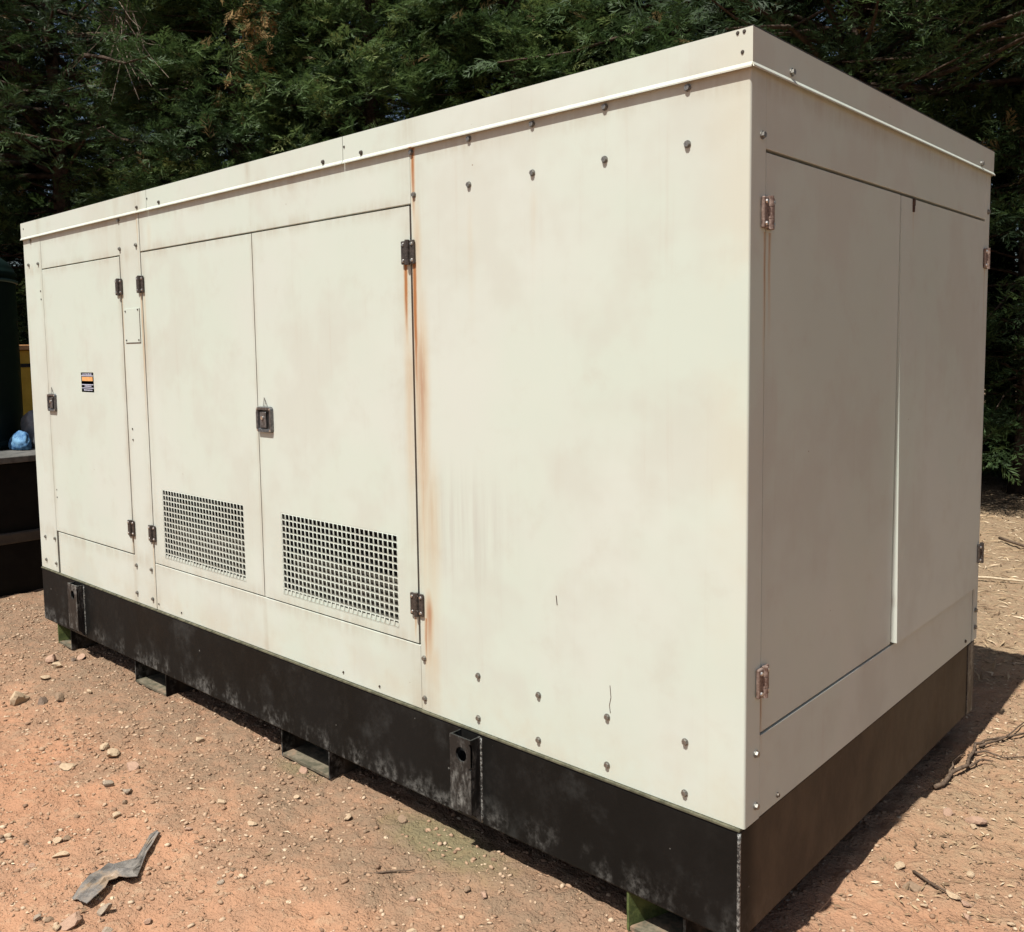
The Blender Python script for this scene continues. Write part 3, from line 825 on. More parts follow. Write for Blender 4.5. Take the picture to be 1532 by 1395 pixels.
# ---- sticker with printed bands
stk = box("sticker", -3.557, -3.418, -0.0012, 0.0002, 1.373, 1.470, M_NAVY, door1, 0.0004)
def band(nm, a, b, c, d, m, y=-0.0019): box(nm, a, b, y, -0.0013, c, d, m, stk)
band("orange_block", -3.547, -3.428, 1.428, 1.448, M_ORANGE)
band("stripe", -3.553, -3.422, 1.4515, 1.4555, M_STWHITE); band("stripe", -3.553, -3.422, 1.4085, 1.4120, M_STWHITE); band("stripe", -3.553, -3.422, 1.3920, 1.3955, M_STWHITE)
for (zz, a, b) in ((1.459, -3.54, -3.44), (1.400, -3.52, -3.45), (1.381, -3.53, -3.44)):
    bm = bmesh.new(); r3 = random.Random(int(zz * 1000)); xx = a
    while xx < b:
        w_ = r3.uniform(0.006, 0.013); bm_box(bm, xx, xx + w_, -0.0019, -0.0013, zz, zz + r3.uniform(0.0045, 0.0065)); xx += w_ + 0.004
    link("print_line", mesh_of("print_line", bm, M_STWHITE), stk)

# ---- small screwed cover plate on the post
hp = box("cover_plate", -3.062, -2.921, -0.0022, 0.0002, 1.607, 1.760, M_PAINT, gen, 0.0008)
box("plate_joint", -3.060, -2.9185, -0.0009, 0.0004, 1.6035, 1.757, M_RUSTDK, hp)
for x, z in ((-3.050, 1.748), (-2.932, 1.752), (-3.050, 1.618), (-2.932, 1.618)): link("screw", RIVET_F, hp, (x, -0.0022, z))
# paint scratches on the big panel
bm = bmesh.new()
bm_tube(bm, [(-0.389, -0.0002, 0.660), (-0.386, -0.0002, 0.628), (-0.391, -0.0002, 0.605), (-0.388, -0.0002, 0.585)], 0.0011, 4)
bm_tube(bm, [(-0.569, -0.0002, 0.872), (-0.566, -0.0002, 0.846)], 0.0016, 4)
link("scratch", mesh_of("scratch", bm, M_RUSTDK), gen)

# ------------------------------------------------------------------ equipment behind the left end
M_SKID2 = simple("matt_black_frame", (0.0035, 0.0034, 0.003), (0.007, 0.0065, 0.0055), 8, 0.6, 0, 0.2, 0.15)
M_DECK = simple("grey_deck_plate", (0.060, 0.060, 0.054), (0.115, 0.11, 0.098), 14, 0.75, 0, 0.3)
M_TANK = simple("dark_green_paint", (0.0016, 0.0085, 0.0075), (0.0026, 0.0125, 0.0105), 5, 0.5, 0, 0.1, 0.25)
M_YEL = simple("mustard_paint", (0.62, 0.36, 0.025), (0.72, 0.44, 0.04), 10, 0.5, 0, 0.1)
M_BLUE = simple("blue_sheeting", (0.035, 0.10, 0.22), (0.14, 0.28, 0.42), 18, 0.8, 0, 0.3, 0.2)
M_LITTERBAG = simple("grey_crumpled_sheet", (0.10, 0.11, 0.12), (0.20, 0.20, 0.20), 15, 0.5)

plat = empty("equipment_skid", (-6.9, 0.2, 0))
tag(plat, "low black steel equipment skid with grey deck behind the generator's far end", "skid")
def part(name, x0, x1, y0, y1, z0, z1, m, parent, bv=0.004):
    o = box(name, x0 - parent.location.x, x1 - parent.location.x, y0 - parent.location.y, y1 - parent.location.y, z0 - parent.location.z, z1 - parent.location.z, m, parent, bv)
    return o
part("frame", -8.60, -5.33, -0.30, 1.55, -0.02, 0.86, M_SKID2, plat, 0.01)
part("deck", -8.64, -5.28, -0.36, 1.58, 0.863, 0.905, M_DECK, plat, 0.005)
part("side_rail", -8.60, -5.29, -0.34, 1.56, 0.335, 0.405, simple("dull_brown_rail", (0.035, 0.029, 0.022), (0.06, 0.048, 0.036), 9, 0.7), plat, 0.01)

def lathe(name, prof, mat, parent, n=64, smooth=True):
    bm = bmesh.new(); rings = []
    for r, z in prof:
        rings.append([bm.verts.new((r * math.cos(2*math.pi*k/n), r * math.sin(2*math.pi*k/n), z)) for k in range(n)] if r > 1e-6 else [bm.verts.new((0, 0, z))])
    for a, b in zip(rings[:-1], rings[1:]):
        for k in range(n):
            j = (k + 1) % n
            if len(b) == 1: bm.faces.new((a[k], a[j], b[0]))
            elif len(a) == 1: bm.faces.new((a[0], b[j], b[k]))
            else: bm.faces.new((a[k], a[j], b[j], b[k]))
    bmesh.ops.recalc_face_normals(bm, faces=bm.faces[:])
    return link(name, mesh_of(name, bm, mat, smooth), parent)
TX, TY, TR = -6.30, 0.10, 0.58
tank = empty("storage_tank", (TX, TY, 0.907))
tag(tank, "dark green upright tank with domed top standing on the black skid", "tank")
lathe("shell", [(TR, 0.0), (TR, 1.235)], M_TANK, tank)
dome = [(TR * math.cos(a) , 1.235 + 0.22 * math.sin(a)) for a in np.linspace(0.06, math.pi / 2, 14)]
dome[-1] = (0.0, dome[-1][1])
lathe("domed_lid", [(TR + 0.012, 1.21), (TR + 0.014, 1.238)] + dome, M_TANK, tank)
lathe("rim_band", [(TR + 0.003, 1.165), (TR + 0.016, 1.17), (TR + 0.016, 1.185), (TR + 0.003, 1.19)], simple("worn_green_rim", (0.03, 0.06, 0.05), (0.05, 0.09, 0.075), 12, 0.5), tank)
lathe("foot_ring", [(TR + 0.003, 0.002), (TR + 0.02, 0.002), (TR + 0.02, 0.05), (TR + 0.003, 0.06)], M_TANK, tank)

yb = empty("yellow_cabinet", (-7.4, 1.1, 0.907))
tag(yb, "mustard yellow metal cabinet half hidden between green tank and generator", "cabinet")
part("body", -7.9, -7.0, 0.74, 1.50, 0.907, 1.60, M_YEL, yb, 0.008)
part("lid", -7.94, -6.96, 0.71, 1.53, 1.603, 1.645, simple("orange_lid_paint", (0.50, 0.25, 0.10), (0.56, 0.30, 0.13), 10, 0.5), yb, 0.006)
part("slot", -7.003, -6.994, 0.93, 1.25, 1.46, 1.49, M_SEAL_SHADE, yb, 0.001)

def crumple(name, c, s, mat, seed, label, cat):
    r = np.random.default_rng(seed)
    bm = bmesh.new(); bmesh.ops.create_icosphere(bm, subdivisions=4, radius=1.0)
    offs = r.normal(size=(14, 3)); offs /= np.linalg.norm(offs, axis=1)[:, None]; amp = r.uniform(-0.25, 0.3, 14)
    for v in bm.verts:
        d = np.array(v.co); k = 1 + sum(a * max(0, float(d @ o)) ** 4 for a, o in zip(amp, offs)) + 0.07 * math.sin(9 * d[0] + 7 * d[2]) * math.cos(8 * d[1] - 5 * d[2]) + 0.012 * r.normal()
        v.co = Vector((d[0] * k * s[0], d[1] * k * s[1], max(-0.55, d[2] * k) * s[2]))
    o = link(name, mesh_of(name, bm, mat, True), None, c)
    return tag(o, label, cat)
crumple("blue_bundle", (-5.72, 0.475, 0.907 + 0.55 * 0.075), (0.12, 0.060, 0.075), M_BLUE, 4, "crumpled light blue sheeting lying on the black skid beside the tank", "sheeting")
crumple("grey_bundle", (-5.80, 0.66, 0.907 + 0.55 * 0.19), (0.14, 0.11, 0.19), M_LITTERBAG, 9, "crumpled grey bundle on the black skid behind the blue sheeting", "bundle")

# ------------------------------------------------------------------ conifers
def make_leaf_mat():
    t = NT("conifer_foliage")
    at = t.n.new("ShaderNodeAttribute"); at.attribute_name = "tone"
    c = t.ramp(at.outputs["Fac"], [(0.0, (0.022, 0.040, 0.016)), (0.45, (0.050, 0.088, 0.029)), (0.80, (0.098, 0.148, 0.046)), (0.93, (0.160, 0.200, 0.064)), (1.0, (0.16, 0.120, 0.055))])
    t.fin(c, 0.6, 0.0, None, 0.25)
    tr = t.n.new("ShaderNodeBsdfTranslucent"); t.l.new(c, tr.inputs[0])
    mx = t.n.new("ShaderNodeMixShader"); mx.inputs[0].default_value = 0.33
    t.l.new(t.b.outputs[0], mx.inputs[1]); t.l.new(tr.outputs[0], mx.inputs[2]); t.l.new(mx.outputs[0], t.out.inputs[0])
    return t.m
M_LEAF = make_leaf_mat()
M_BARK = simple("conifer_bark", (0.040, 0.028, 0.020), (0.085, 0.06, 0.045), 18, 0.95, 0, 0.8, 0.1)
M_DEADLEAF = simple("dead_orange_foliage", (0.13, 0.085, 0.035), (0.22, 0.145, 0.06), 14, 0.8, 0, 0.1, 0.1)
M_DEADTWIG = simple("bare_grey_twigs", (0.10, 0.075, 0.055), (0.19, 0.15, 0.115), 20, 0.9, 0, 0.1, 0.1)

def frond_template(seed):
    r = np.random.default_rng(seed)
    V, F = [], []
    def kite(o, d, n, l, w, double=True):
        s = np.cross(n, d); b = len(V)
        m = o + d * l * 0.45
        V.extend([o, m + s * w, o + d * l, m - s * w])
        F.extend([(b, b+1, b+2), (b, b+2, b+3)])
    n0 = np.array([0, 0, 1.0])
    pt = lambda t: np.array([t, 0.05 * math.sin(3 * t), 0.16 * t - 0.30 * t * t])
    for i in range(6):
        t = 0.10 + 0.78 * i / 5
        for sgn in (-1, 1):
            tt = t + r.uniform(-0.04, 0.04)
            a = math.radians(r.uniform(28, 52)) * sgn
            l = (0.42 * (1 - tt) ** 0.7 + 0.10) * r.uniform(0.75, 1.2)
            d = np.array([math.cos(a), math.sin(a), r.uniform(-0.35, 0.20)]); d /= np.linalg.norm(d)
            n = n0 + r.normal(0, 0.35, 3); n -= d * (n @ d); n /= np.linalg.norm(n)
            o = pt(tt)
            kite(o, d, n, l, 0.027)
            for q in (0.50,):
                b = a + math.radians(r.uniform(25, 45)) * r.choice([-1, 1])
                d2 = np.array([math.cos(b), math.sin(b), r.uniform(-0.3, 0.2)]); d2 /= np.linalg.norm(d2)
                s = np.cross(n, d2); k = len(V); o2 = o + d * l * q; l2 = l * 0.58
                V.extend([o2 - s * 0.022, o2 + s * 0.022 + d2 * l2 * 0.3, o2 + d2 * l2]); F.append((k, k+1, k+2))
    kite(pt(0.85), np.array([0.97, 0, -0.25]), n0, 0.22, 0.022)
    kite(pt(0.0), np.array([1.0, 0.0, 0.02]), n0, 0.95, 0.008)
    return np.array(V), np.array(F)
TEMPL = [frond_template(s) for s in (1, 2, 3, 4)]

def crown_arrays(P, D, U, S, T, r):
    """fronds at P heading D with normal hint U, scale S, tone T"""
    Vs, Fs, As = [], [], []
    base = 0
    which = r.integers(0, len(TEMPL), len(P))
    D = D / np.linalg.norm(D, axis=1)[:, None]
    Sd = np.cross(U, D); Sd /= np.linalg.norm(Sd, axis=1)[:, None] + 1e-9
    N = np.cross(D, Sd)
    for k, (tv, tf) in enumerate(TEMPL):
        m = which == k
        if not m.any(): continue
        M = np.stack([D[m], Sd[m], N[m]], 1) * S[m][:, None, None]
        v = np.einsum('vi,kij->kvj', tv, M) + P[m][:, None, :]
        f = tf[None] + (np.arange(m.sum()) * len(tv))[:, None, None] + base
        Vs.append(v.reshape(-1, 3)); Fs.append(f.reshape(-1, 3)); As.append(np.repeat(T[m], len(tv)))
        base += v.shape[0] * v.shape[1]
    return np.concatenate(Vs), np.concatenate(Fs), np.concatenate(As)

def make_tree_meshes(seed, height, zs, radius_fn, nlimb, per_limb, tone_hi=0.0, fscale=1.0):
    r = np.random.default_rng(seed)
    limbs = []; P, D, U, S, T = [], [], [], [], []
    for i in range(nlimb):
        z = zs[0] + (zs[1] - zs[0]) * ((i + r.random()) / nlimb)
        az = i * 2.39996 + r.uniform(-0.5, 0.5)
        R = radius_fn(z) * r.uniform(0.74, 1.10)
        out = np.array([math.cos(az), math.sin(az), 0])
        lift = r.uniform(-0.10, 0.30)
        pts = []
        for k in range(6):
            s = k / 5
            pts.append(out * R * s + np.array([0, 0, z + lift * R * s - 0.16 * R * s * s + 0.06 * R * math.sin(5 * s + i)]))
        pts = np.array(pts); limbs.append((pts, 0.008 + 0.009 * R))
        # boughs along the limb, fronds round each bough
        nb = 5
        tone_l = r.uniform(0.15, 0.60)
        side = np.array([-out[1], out[0], 0])
        for b in range(nb):
            s = 0.34 + 0.66 * ((b + r.random()) / nb) ** 0.8
            c = np.array([np.interp(s, np.linspace(0, 1, 6), pts[:, q]) for q in range(3)])
            bl = R * (0.55 - 0.35 * s) * r.choice([-1, 1])
            bd = out * 0.8 + side * np.sign(bl) * r.uniform(0.2, 0.9) + np.array([0, 0, r.uniform(-0.25, 0.35)])
            tone_b = tone_l + r.uniform(-0.12, 0.18)
            m = per_limb // nb
            tpos = r.random(m)
            pos = c + np.outer(tpos, bd) * abs(bl) + r.normal(0, 0.075 * fscale, (m, 3)) + np.array([0, 0, -0.05])
            dd = bd[None] * 0.8 + r.normal(0, 0.50, (m, 3)) + np.array([0, 0, 0.10]) + out * 0.4
            up = np.tile(np.array([0, 0, 1.0]) + out * 0.35, (m, 1)) + r.normal(0, 0.45, (m, 3))
            P.append(pos); D.append(dd); U.append(up)
            S.append(r.uniform(0.15, 0.31, m) * fscale)
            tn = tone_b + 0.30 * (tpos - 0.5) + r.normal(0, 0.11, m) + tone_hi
            tn = np.clip(tn, 0, 0.94); tn[r.random(m) < 0.012] = 1.0
            T.append(tn)
    V, F, A = crown_arrays(np.concatenate(P), np.concatenate(D), np.concatenate(U), np.concatenate(S), np.concatenate(T), r)
    crown = mesh_np("crown", V, F, M_LEAF, attr={"tone": A})
    bm = bmesh.new()
    tp = [(0.05 * math.sin(z * 0.9 + seed), 0.05 * math.cos(z * 0.7 + seed), z) for z in np.linspace(-0.1, height, 14)]
    bm_tube(bm, tp, [0.17 * (1 - 0.88 * k / 13) + (0.05 if k == 0 else 0) for k in range(14)], 10)
    for pts, rad in limbs:
        bm_tube(bm, [tuple(p) for p in pts], [rad * (1 - 0.85 * k / 5) for k in range(6)], 4)
    trunk = mesh_of("trunk", bm, M_BARK, True)
    return crown, trunk

full = lambda z: 2.35 * (1 - max(0, z - 0.5) / 10.5)
over = lambda z: 1.3 if z < 3.8 else (3.7 if z < 5.6 else 2.4)
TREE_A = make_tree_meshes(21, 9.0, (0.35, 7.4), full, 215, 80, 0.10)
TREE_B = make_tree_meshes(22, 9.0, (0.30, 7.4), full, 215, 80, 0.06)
TREE_C = make_tree_meshes(23, 9.0, (0.8, 7.6), over, 185, 70, -0.28, 1.0)  # lowered tone puts the shade on these trees into the leaf colour

def tree(meshes, x, y, rz, sc, label, group="conifers behind the generator"):
    e = empty("conifer_tree", (x, y, 0)); e.rotation_euler = (0, 0, rz); e.scale = (sc, sc, sc)
    tag(e, label, "tree", group)
    link("crown", meshes[0], e); link("trunk", meshes[1], e)
    return e
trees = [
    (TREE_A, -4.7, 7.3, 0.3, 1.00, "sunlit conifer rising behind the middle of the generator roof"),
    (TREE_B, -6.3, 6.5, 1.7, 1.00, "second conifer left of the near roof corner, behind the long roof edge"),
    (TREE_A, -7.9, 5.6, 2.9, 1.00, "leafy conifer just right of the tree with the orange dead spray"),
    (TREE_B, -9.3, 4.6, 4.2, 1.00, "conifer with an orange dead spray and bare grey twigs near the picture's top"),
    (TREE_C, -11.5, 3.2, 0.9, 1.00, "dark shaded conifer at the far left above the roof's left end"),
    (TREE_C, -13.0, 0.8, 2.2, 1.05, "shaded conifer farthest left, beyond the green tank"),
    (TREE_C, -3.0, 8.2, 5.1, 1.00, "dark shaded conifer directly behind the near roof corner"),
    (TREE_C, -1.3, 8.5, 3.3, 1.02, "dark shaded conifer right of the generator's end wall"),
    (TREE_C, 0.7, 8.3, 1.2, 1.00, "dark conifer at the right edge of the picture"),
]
tree_objs = [tree(*a) for a in trees]
back = [(TREE_B, -2.2, 11.2, 0.7, 1.1), (TREE_A, -4.6, 10.6, 1.9, 1.1), (TREE_B, -7.0, 9.4, 3.0, 1.1), (TREE_A, -9.2, 8.0, 4.4, 1.1),
        (TREE_B, -11.4, 6.6, 5.2, 1.15), (TREE_A, -13.4, 4.8, 0.4, 1.15), (TREE_B, -15.0, 2.6, 2.6, 1.15), (TREE_A, -15.8, 0.0, 1.1, 1.15), (TREE_A, 0.4, 11.2, 3.7, 1.1), (TREE_B, 2.8, 9.4, 5.9, 1.05)]
for a in back:
    tree(*a, "conifer of the second row, seen only through gaps between the nearer trees", "second row of conifers")

# dead spray and bare twigs on the fourth tree
def on_tree(e, p):
    m = Matrix.Translation(e.location) @ e.rotation_euler.to_matrix().to_4x4() @ Matrix.Diagonal((*e.scale, 1))
    return np.array(m.inverted() @ Vector(p))
host = tree_objs[3]
r_ = np.random.default_rng(77)
m_ = 85
c_ = np.array((-7.87, 3.87, 5.22))
P_ = c_ + r_.normal(0, 1, (m_, 3)) * np.array((0.14, 0.14, 0.34)); P_ = np.array([on_tree(host, p) for p in P_])
V_, F_, A_ = crown_arrays(P_, r_.normal(0, 1, (m_, 3)) + np.array((0, 0, -0.6)), r_.normal(0, 1, (m_, 3)), r_.uniform(0.12, 0.24, m_), np.zeros(m_), r_)
link("dead_spray", mesh_np("dead_spray", V_, F_, M_DEADLEAF), host)["label"] = "orange brown dead spray"
bm = bmesh.new()
for k in range(46):
    a = np.array((-9.20, 3.10, 5.20)) + r_.normal(0, 0.10, 3)
    b = a + np.array((0.34, -0.20, -0.22)) * r_.uniform(0.5, 1.7) + r_.normal(0, 0.22, 3)
    q = (a + b) / 2 + r_.normal(0, 0.05, 3)
    bm_tube(bm, [tuple(on_tree(host, w)) for w in (a, q, b)], [0.006, 0.004, 0.002], 3)
link("bare_twigs", mesh_of("bare_twigs", bm, M_DEADTWIG), host)["label"] = "bare grey twigs without foliage"

# ------------------------------------------------------------------ stones, gravel, litter
def stone_mat(name, a, b):
    t = NT(name); n = t.noise(45, 5, 0.65); n2 = t.noise(9, 3, 0.6)
    c = t.mix(t.maprange(n2, 0.35, 0.65), a, b); c = t.mix(t.math('MULTIPLY', t.maprange(n, 0.5, 0.7), 0.45), c, tuple(0.62 * q for q in a))
    return t.fin(c, 0.9, 0, t.bump(n, 0.5, 0.003), 0.2)
SM = {"pale": stone_mat("pale_stone", (0.42, 0.32, 0.21), (0.36, 0.26, 0.17)), "pink": stone_mat("pinkish_stone", (0.36, 0.235, 0.165), (0.31, 0.20, 0.14)),
      "grey": stone_mat("grey_stone", (0.30, 0.24, 0.18), (0.24, 0.19, 0.14)), "brown": stone_mat("brown_stone", (0.24, 0.165, 0.11), (0.20, 0.14, 0.09)),
      "dark": stone_mat("dark_stone", (0.13, 0.095, 0.07), (0.16, 0.115, 0.085))}
def stone_bm(seed, flat=0.55):
    r = np.random.default_rng(seed); bm = bmesh.new()
    bmesh.ops.create_icosphere(bm, subdivisions=2, radius=0.5)
    cuts = r.normal(size=(7, 3)); cuts /= np.linalg.norm(cuts, axis=1)[:, None]; dist = r.uniform(0.17, 0.38, 7)
    for v in bm.verts:
        c = np.array(v.co)
        for n, d in zip(cuts, dist):
            k = c @ n
            if k > d: c = c - n * (k - d)
        c = c * (1 + 0.05 * r.normal())
        v.co = Vector((c[0], c[1] * 0.78, c[2] * flat))
    return bm
STONE_SHAPES = {}
STONES = [(-3.318,-0.459,0.081,"pale"),(-3.232,-0.396,0.060,"dark"),(-3.183,-0.340,0.073,"brown"),(-3.751,-0.137,0.082,"pink"),(-3.653,-0.153,0.073,"pale"),(-3.518,-0.271,0.050,"pale"),(-3.167,-0.204,0.040,"pale"),(-2.204,-0.564,0.048,"grey"),(-2.486,-0.590,0.068,"pale"),(-2.539,-0.417,0.047,"pale"),(-2.453,-0.430,0.063,"pale"),(-2.283,-0.433,0.061,"pink"),(-2.117,-0.528,0.047,"grey"),(-2.039,-0.575,0.031,"brown"),(-2.545,-0.604,0.032,"pink"),(-1.967,-0.642,0.035,"pale"),(-1.873,-0.863,0.063,"pale"),(-1.964,-0.835,0.035,"pale"),(-1.953,-0.808,0.030,"brown"),(-1.883,-0.946,0.026,"pink"),(-1.477,-0.901,0.043,"grey"),(-1.495,-0.989,0.074,"pink"),(-1.487,-1.028,0.028,"pale"),(-1.401,-0.930,0.032,"grey"),(-1.552,-1.024,0.031,"brown"),(-1.586,-1.038,0.031,"grey"),(-1.356,-0.833,0.025,"pink"),(-1.776,-0.360,0.035,"pale"),(-1.586,-0.356,0.038,"pale"),(-1.702,-0.521,0.026,"pink"),(-1.625,-0.457,0.021,"pale"),(-1.359,-0.606,0.024,"grey"),(-1.248,-0.518,0.030,"pale"),(-1.380,-0.553,0.020,"brown"),(-1.377,-0.121,0.040,"pale"),(-1.222,-0.017,0.047,"brown"),(-1.250,-0.145,0.023,"brown"),(-0.874,-0.286,0.023,"pink"),(-1.771,-0.017,0.039,"pink"),(-2.124,0.060,0.042,"pink"),(-2.005,0.024,0.038,"brown"),(-0.769,-0.384,0.030,"pale"),(-0.725,-0.144,0.033,"pink"),(-0.787,-0.151,0.029,"brown"),(-1.307,-0.265,0.020,"brown"),(-1.618,-0.155,0.025,"pale"),(-2.319,-0.136,0.046,"pale"),(-3.707,-0.010,0.063,"pink"),(-3.688,-0.059,0.037,"dark"),(-2.086,-0.956,0.025,"dark"),(-2.107,-0.934,0.035,"pale"),(-2.012,-0.912,0.025,"dark"),
 (0.192,1.224,0.066,"pink"),(0.194,1.178,0.028,"pale"),(0.093,0.811,0.041,"pale"),(0.155,0.727,0.058,"brown"),(0.259,0.738,0.040,"pale"),(0.261,0.902,0.030,"pale"),(0.298,0.729,0.031,"pink"),(0.414,0.706,0.024,"pale"),(0.108,1.217,0.041,"pink"),(0.314,0.679,0.039,"pink"),(0.213,0.646,0.026,"pale"),(0.310,0.787,0.025,"pale")]
STONE_LABELS = {0: "pale blocky stone, the leftmost of three in a row on open dirt", 1: "dark flat stone just right of the pale blocky stone", 2: "brown slanted stone, rightmost of three in a row at left",
    3: "pinkish flat stone leaning on a paler one near the far skid foot", 4: "pale flat stone in front of a pinkish one near the far skid foot",
    7: "round grey pebble alone in the middle of the left foreground dirt", 8: "long thin pale stone on dirt left of the round grey pebble",
    10: "larger pale stone of the pair below the second fork pocket", 11: "pinkish blocky stone right of the long thin pale stone",
    16: "flat oval pale stone left of the crumpled plastic strip", 20: "flat grey stone just below the crumpled plastic strip", 21: "long pinkish stone at the bottom edge below the plastic strip",
    35: "rounded brown stone at the top of the mossy patch", 38: "upright pinkish stone leaning into the near fork pocket", 28: "pale triangular stone between the plastic strip and near fork pocket",
    41: "small whitish stone at the bottom edge below the mossy patch", 52: "largest pale pink stone on the dirt right of the generator", 55: "flat brown stone on the right, casting a thin shadow"}
for i, (x, y, w, cname) in enumerate(STONES):
    key = (i % 14, cname)
    flat = 0.95 if i in (0, 38) else (0.30 if i in (8, 16, 21, 55) else 0.58)
    if (key, flat) not in STONE_SHAPES:
        STONE_SHAPES[(key, flat)] = mesh_of("stone_%s" % cname, stone_bm(100 + i, flat), SM[cname])
    o = link("stone", STONE_SHAPES[(key, flat)], None, (x, y, gz(x, y) + w * flat * 0.24), (rb.uniform(-0.15, 0.15), rb.uniform(-0.15, 0.15), rb.uniform(0, 6.28)))
    s = w * 1.12; o.scale = (s, s, s)
    if i == 38: o.rotation_euler = (0.2, 1.1, 0.4)
    if i in STONE_LABELS: tag(o, STONE_LABELS[i], "stone")
    elif i < 52: tag(o, "small loose pebble on the dirt in front of the generator", "stone", "pebbles in front of the generator")
    else: tag(o, "small loose pebble on the dirt right of the generator", "stone", "pebbles right of the generator")

# gravel: small faceted bits, far too many to count
def ico():
    bm = bmesh.new(); bmesh.ops.create_icosphere(bm, subdivisions=1, radius=0.5)
    V = np.array([v.co[:] for v in bm.verts]); F = np.array([[v.index for v in f.verts] for f in bm.faces]); bm.free(); return V, F
IV, IF = ico()
def gravel(n, xr, yr, smin, smax, seed, accept):
    r = np.random.default_rng(seed)
    x = r.uniform(*xr, n); y = r.uniform(*yr, n); keep = accept(x, y, r); x, y = x[keep], y[keep]; n = len(x)
    s = smin * (smax / smin) ** (r.random(n) ** 2.2)
    V = IV[None] * (1 + 0.22 * r.normal(size=(n, len(IV), 1)))
    V = V * np.stack([r.uniform(0.8, 1.3, n), r.uniform(0.6, 1.0, n), r.uniform(0.35, 0.75, n)], 1)[:, None, :]
    a = r.uniform(0, 6.28, n); ca, sa = np.cos(a), np.sin(a)
    X = V[..., 0] * ca[:, None] - V[..., 1] * sa[:, None]; Yv = V[..., 0] * sa[:, None] + V[..., 1] * ca[:, None]
    V = np.stack([X, Yv, V[..., 2]], -1) * s[:, None, None]
    V += np.stack([x, y, ground_h(x, y) + s * 0.10], 1)[:, None, :]
    F = IF[None] + (np.arange(n) * len(IV))[:, None, None]
    return V.reshape(-1, 3), F.reshape(-1, 3), np.repeat(r.random(n), len(IV))
t = NT("gravel_bits"); at = t.n.new("ShaderNodeAttribute"); at.attribute_name = "tone"
M_GRAVEL = t.fin(t.ramp(at.outputs["Fac"], [(0.0, (0.18, 0.115, 0.075)), (0.35, (0.28, 0.175, 0.11)), (0.75, (0.34, 0.23, 0.15)), (1.0, (0.47, 0.36, 0.25))]), 0.95, 0, None, 0.15)
def acc_front(x, y, r):
    d = 0.22 + 0.3 * (x < -1.6) + 0.9 * np.clip(vnoise(x, y, 2.2, 31) + 0.15, 0, 1) + 0.35 * (y > -0.55) + 0.3 * ((x < -2.2) & (x > -3.4) & (y > -0.6))
    return (r.random(len(x)) < d) & ~((x > -4.1) & (x < 0) & (y > 0.25))
gp = [gravel(23000, (-5.2, 0.6), (-1.5, 0.25), 0.004, 0.022, 1, acc_front),
      gravel(3200, (-0.1, 0.9), (0.1, 3.2), 0.006, 0.020, 2, lambda x, y, r: r.random(len(x)) < 0.75),
      gravel(1500, (-7.0, -4.2), (-1.5, 1.5), 0.008, 0.03, 3, lambda x, y, r: r.random(len(x)) < 0.8)]
off = 0; GVs, GFs, GAs = [], [], []
for v, f, a in gp: GVs.append(v); GFs.append(f + off); GAs.append(a); off += len(v)
g_o = link("gravel", mesh_np("gravel", np.concatenate(GVs), np.concatenate(GFs), M_GRAVEL, attr={"tone": np.concatenate(GAs)}))
tag(g_o, "fine gravel and crumbs of soil strewn over the dirt", kind="stuff")

# dry needles, straw and bark shreds
def litter(n, xr, yr, lmin, lmax, seed, accept):
    r = np.random.default_rng(seed)
    x = r.uniform(*xr, n); y = r.uniform(*yr, n); k = accept(x, y, r); x, y = x[k], y[k]; n = len(x)
    l = lmin * (lmax / lmin) ** (r.random(n) ** 2.0); w = r.uniform(0.0012, 0.0032, n) * (1 + l * 12)
    a = r.uniform(0, 6.28, n); d = np.stack([np.cos(a), np.sin(a), r.normal(0, 0.16, n)], 1); s = np.stack([-np.sin(a), np.cos(a), r.normal(0, 0.3, n)], 1)
    up = np.array([0, 0, 1.0])
    c = np.stack([x, y, ground_h(x, y) + 0.004 + 0.05 * l], 1)
    bend = r.normal(0, 0.12, n)[:, None] * l[:, None] * s
    V = np.stack([c - d * l[:, None] / 2, c + bend - s * w[:, None], c + bend + s * w[:, None], c + bend + up * w[:, None], c + d * l[:, None] / 2], 1)
    F = np.array([[0, 1, 3], [0, 3, 2], [1, 4, 3], [3, 4, 2]])
    F = F[None] + (np.arange(n) * 5)[:, None, None]
    return V.reshape(-1, 3), F.reshape(-1, 3), np.repeat(r.random(n), 5)
t = NT("dry_litter"); at = t.n.new("ShaderNodeAttribute"); at.attribute_name = "tone"
M_LITTER = t.fin(t.ramp(at.outputs["Fac"], [(0.0, (0.10, 0.065, 0.04)), (0.4, (0.23, 0.155, 0.09)), (0.8, (0.38, 0.28, 0.17)), (1.0, (0.58, 0.47, 0.33))]), 0.9, 0, None, 0.15)
lp = [litter(9000, (-2.2, 1.2), (2.4, 8.5), 0.02, 0.13, 5, lambda x, y, r: x > -1.6),
      litter(3600, (0.0, 0.9), (0.3, 3.0), 0.008, 0.045, 6, lambda x, y, r: r.random(len(x)) < np.clip(0.15 + 0.45 * y, 0, 1)),
      litter(900, (-5.0, 0.3), (-1.4, 0.1), 0.008, 0.035, 7, lambda x, y, r: r.random(len(x)) < 0.6)]
off = 0; A_, B_, C_ = [], [], []
for v, f, a in lp: A_.append(v); B_.append(f + off); C_.append(a); off += len(v)
l_o = link("leaf_litter", mesh_np("leaf_litter", np.concatenate(A_), np.concatenate(B_), M_LITTER, attr={"tone": np.concatenate(C_)}))
tag(l_o, "dry needles, straw and bark shreds littering the ground", kind="stuff")

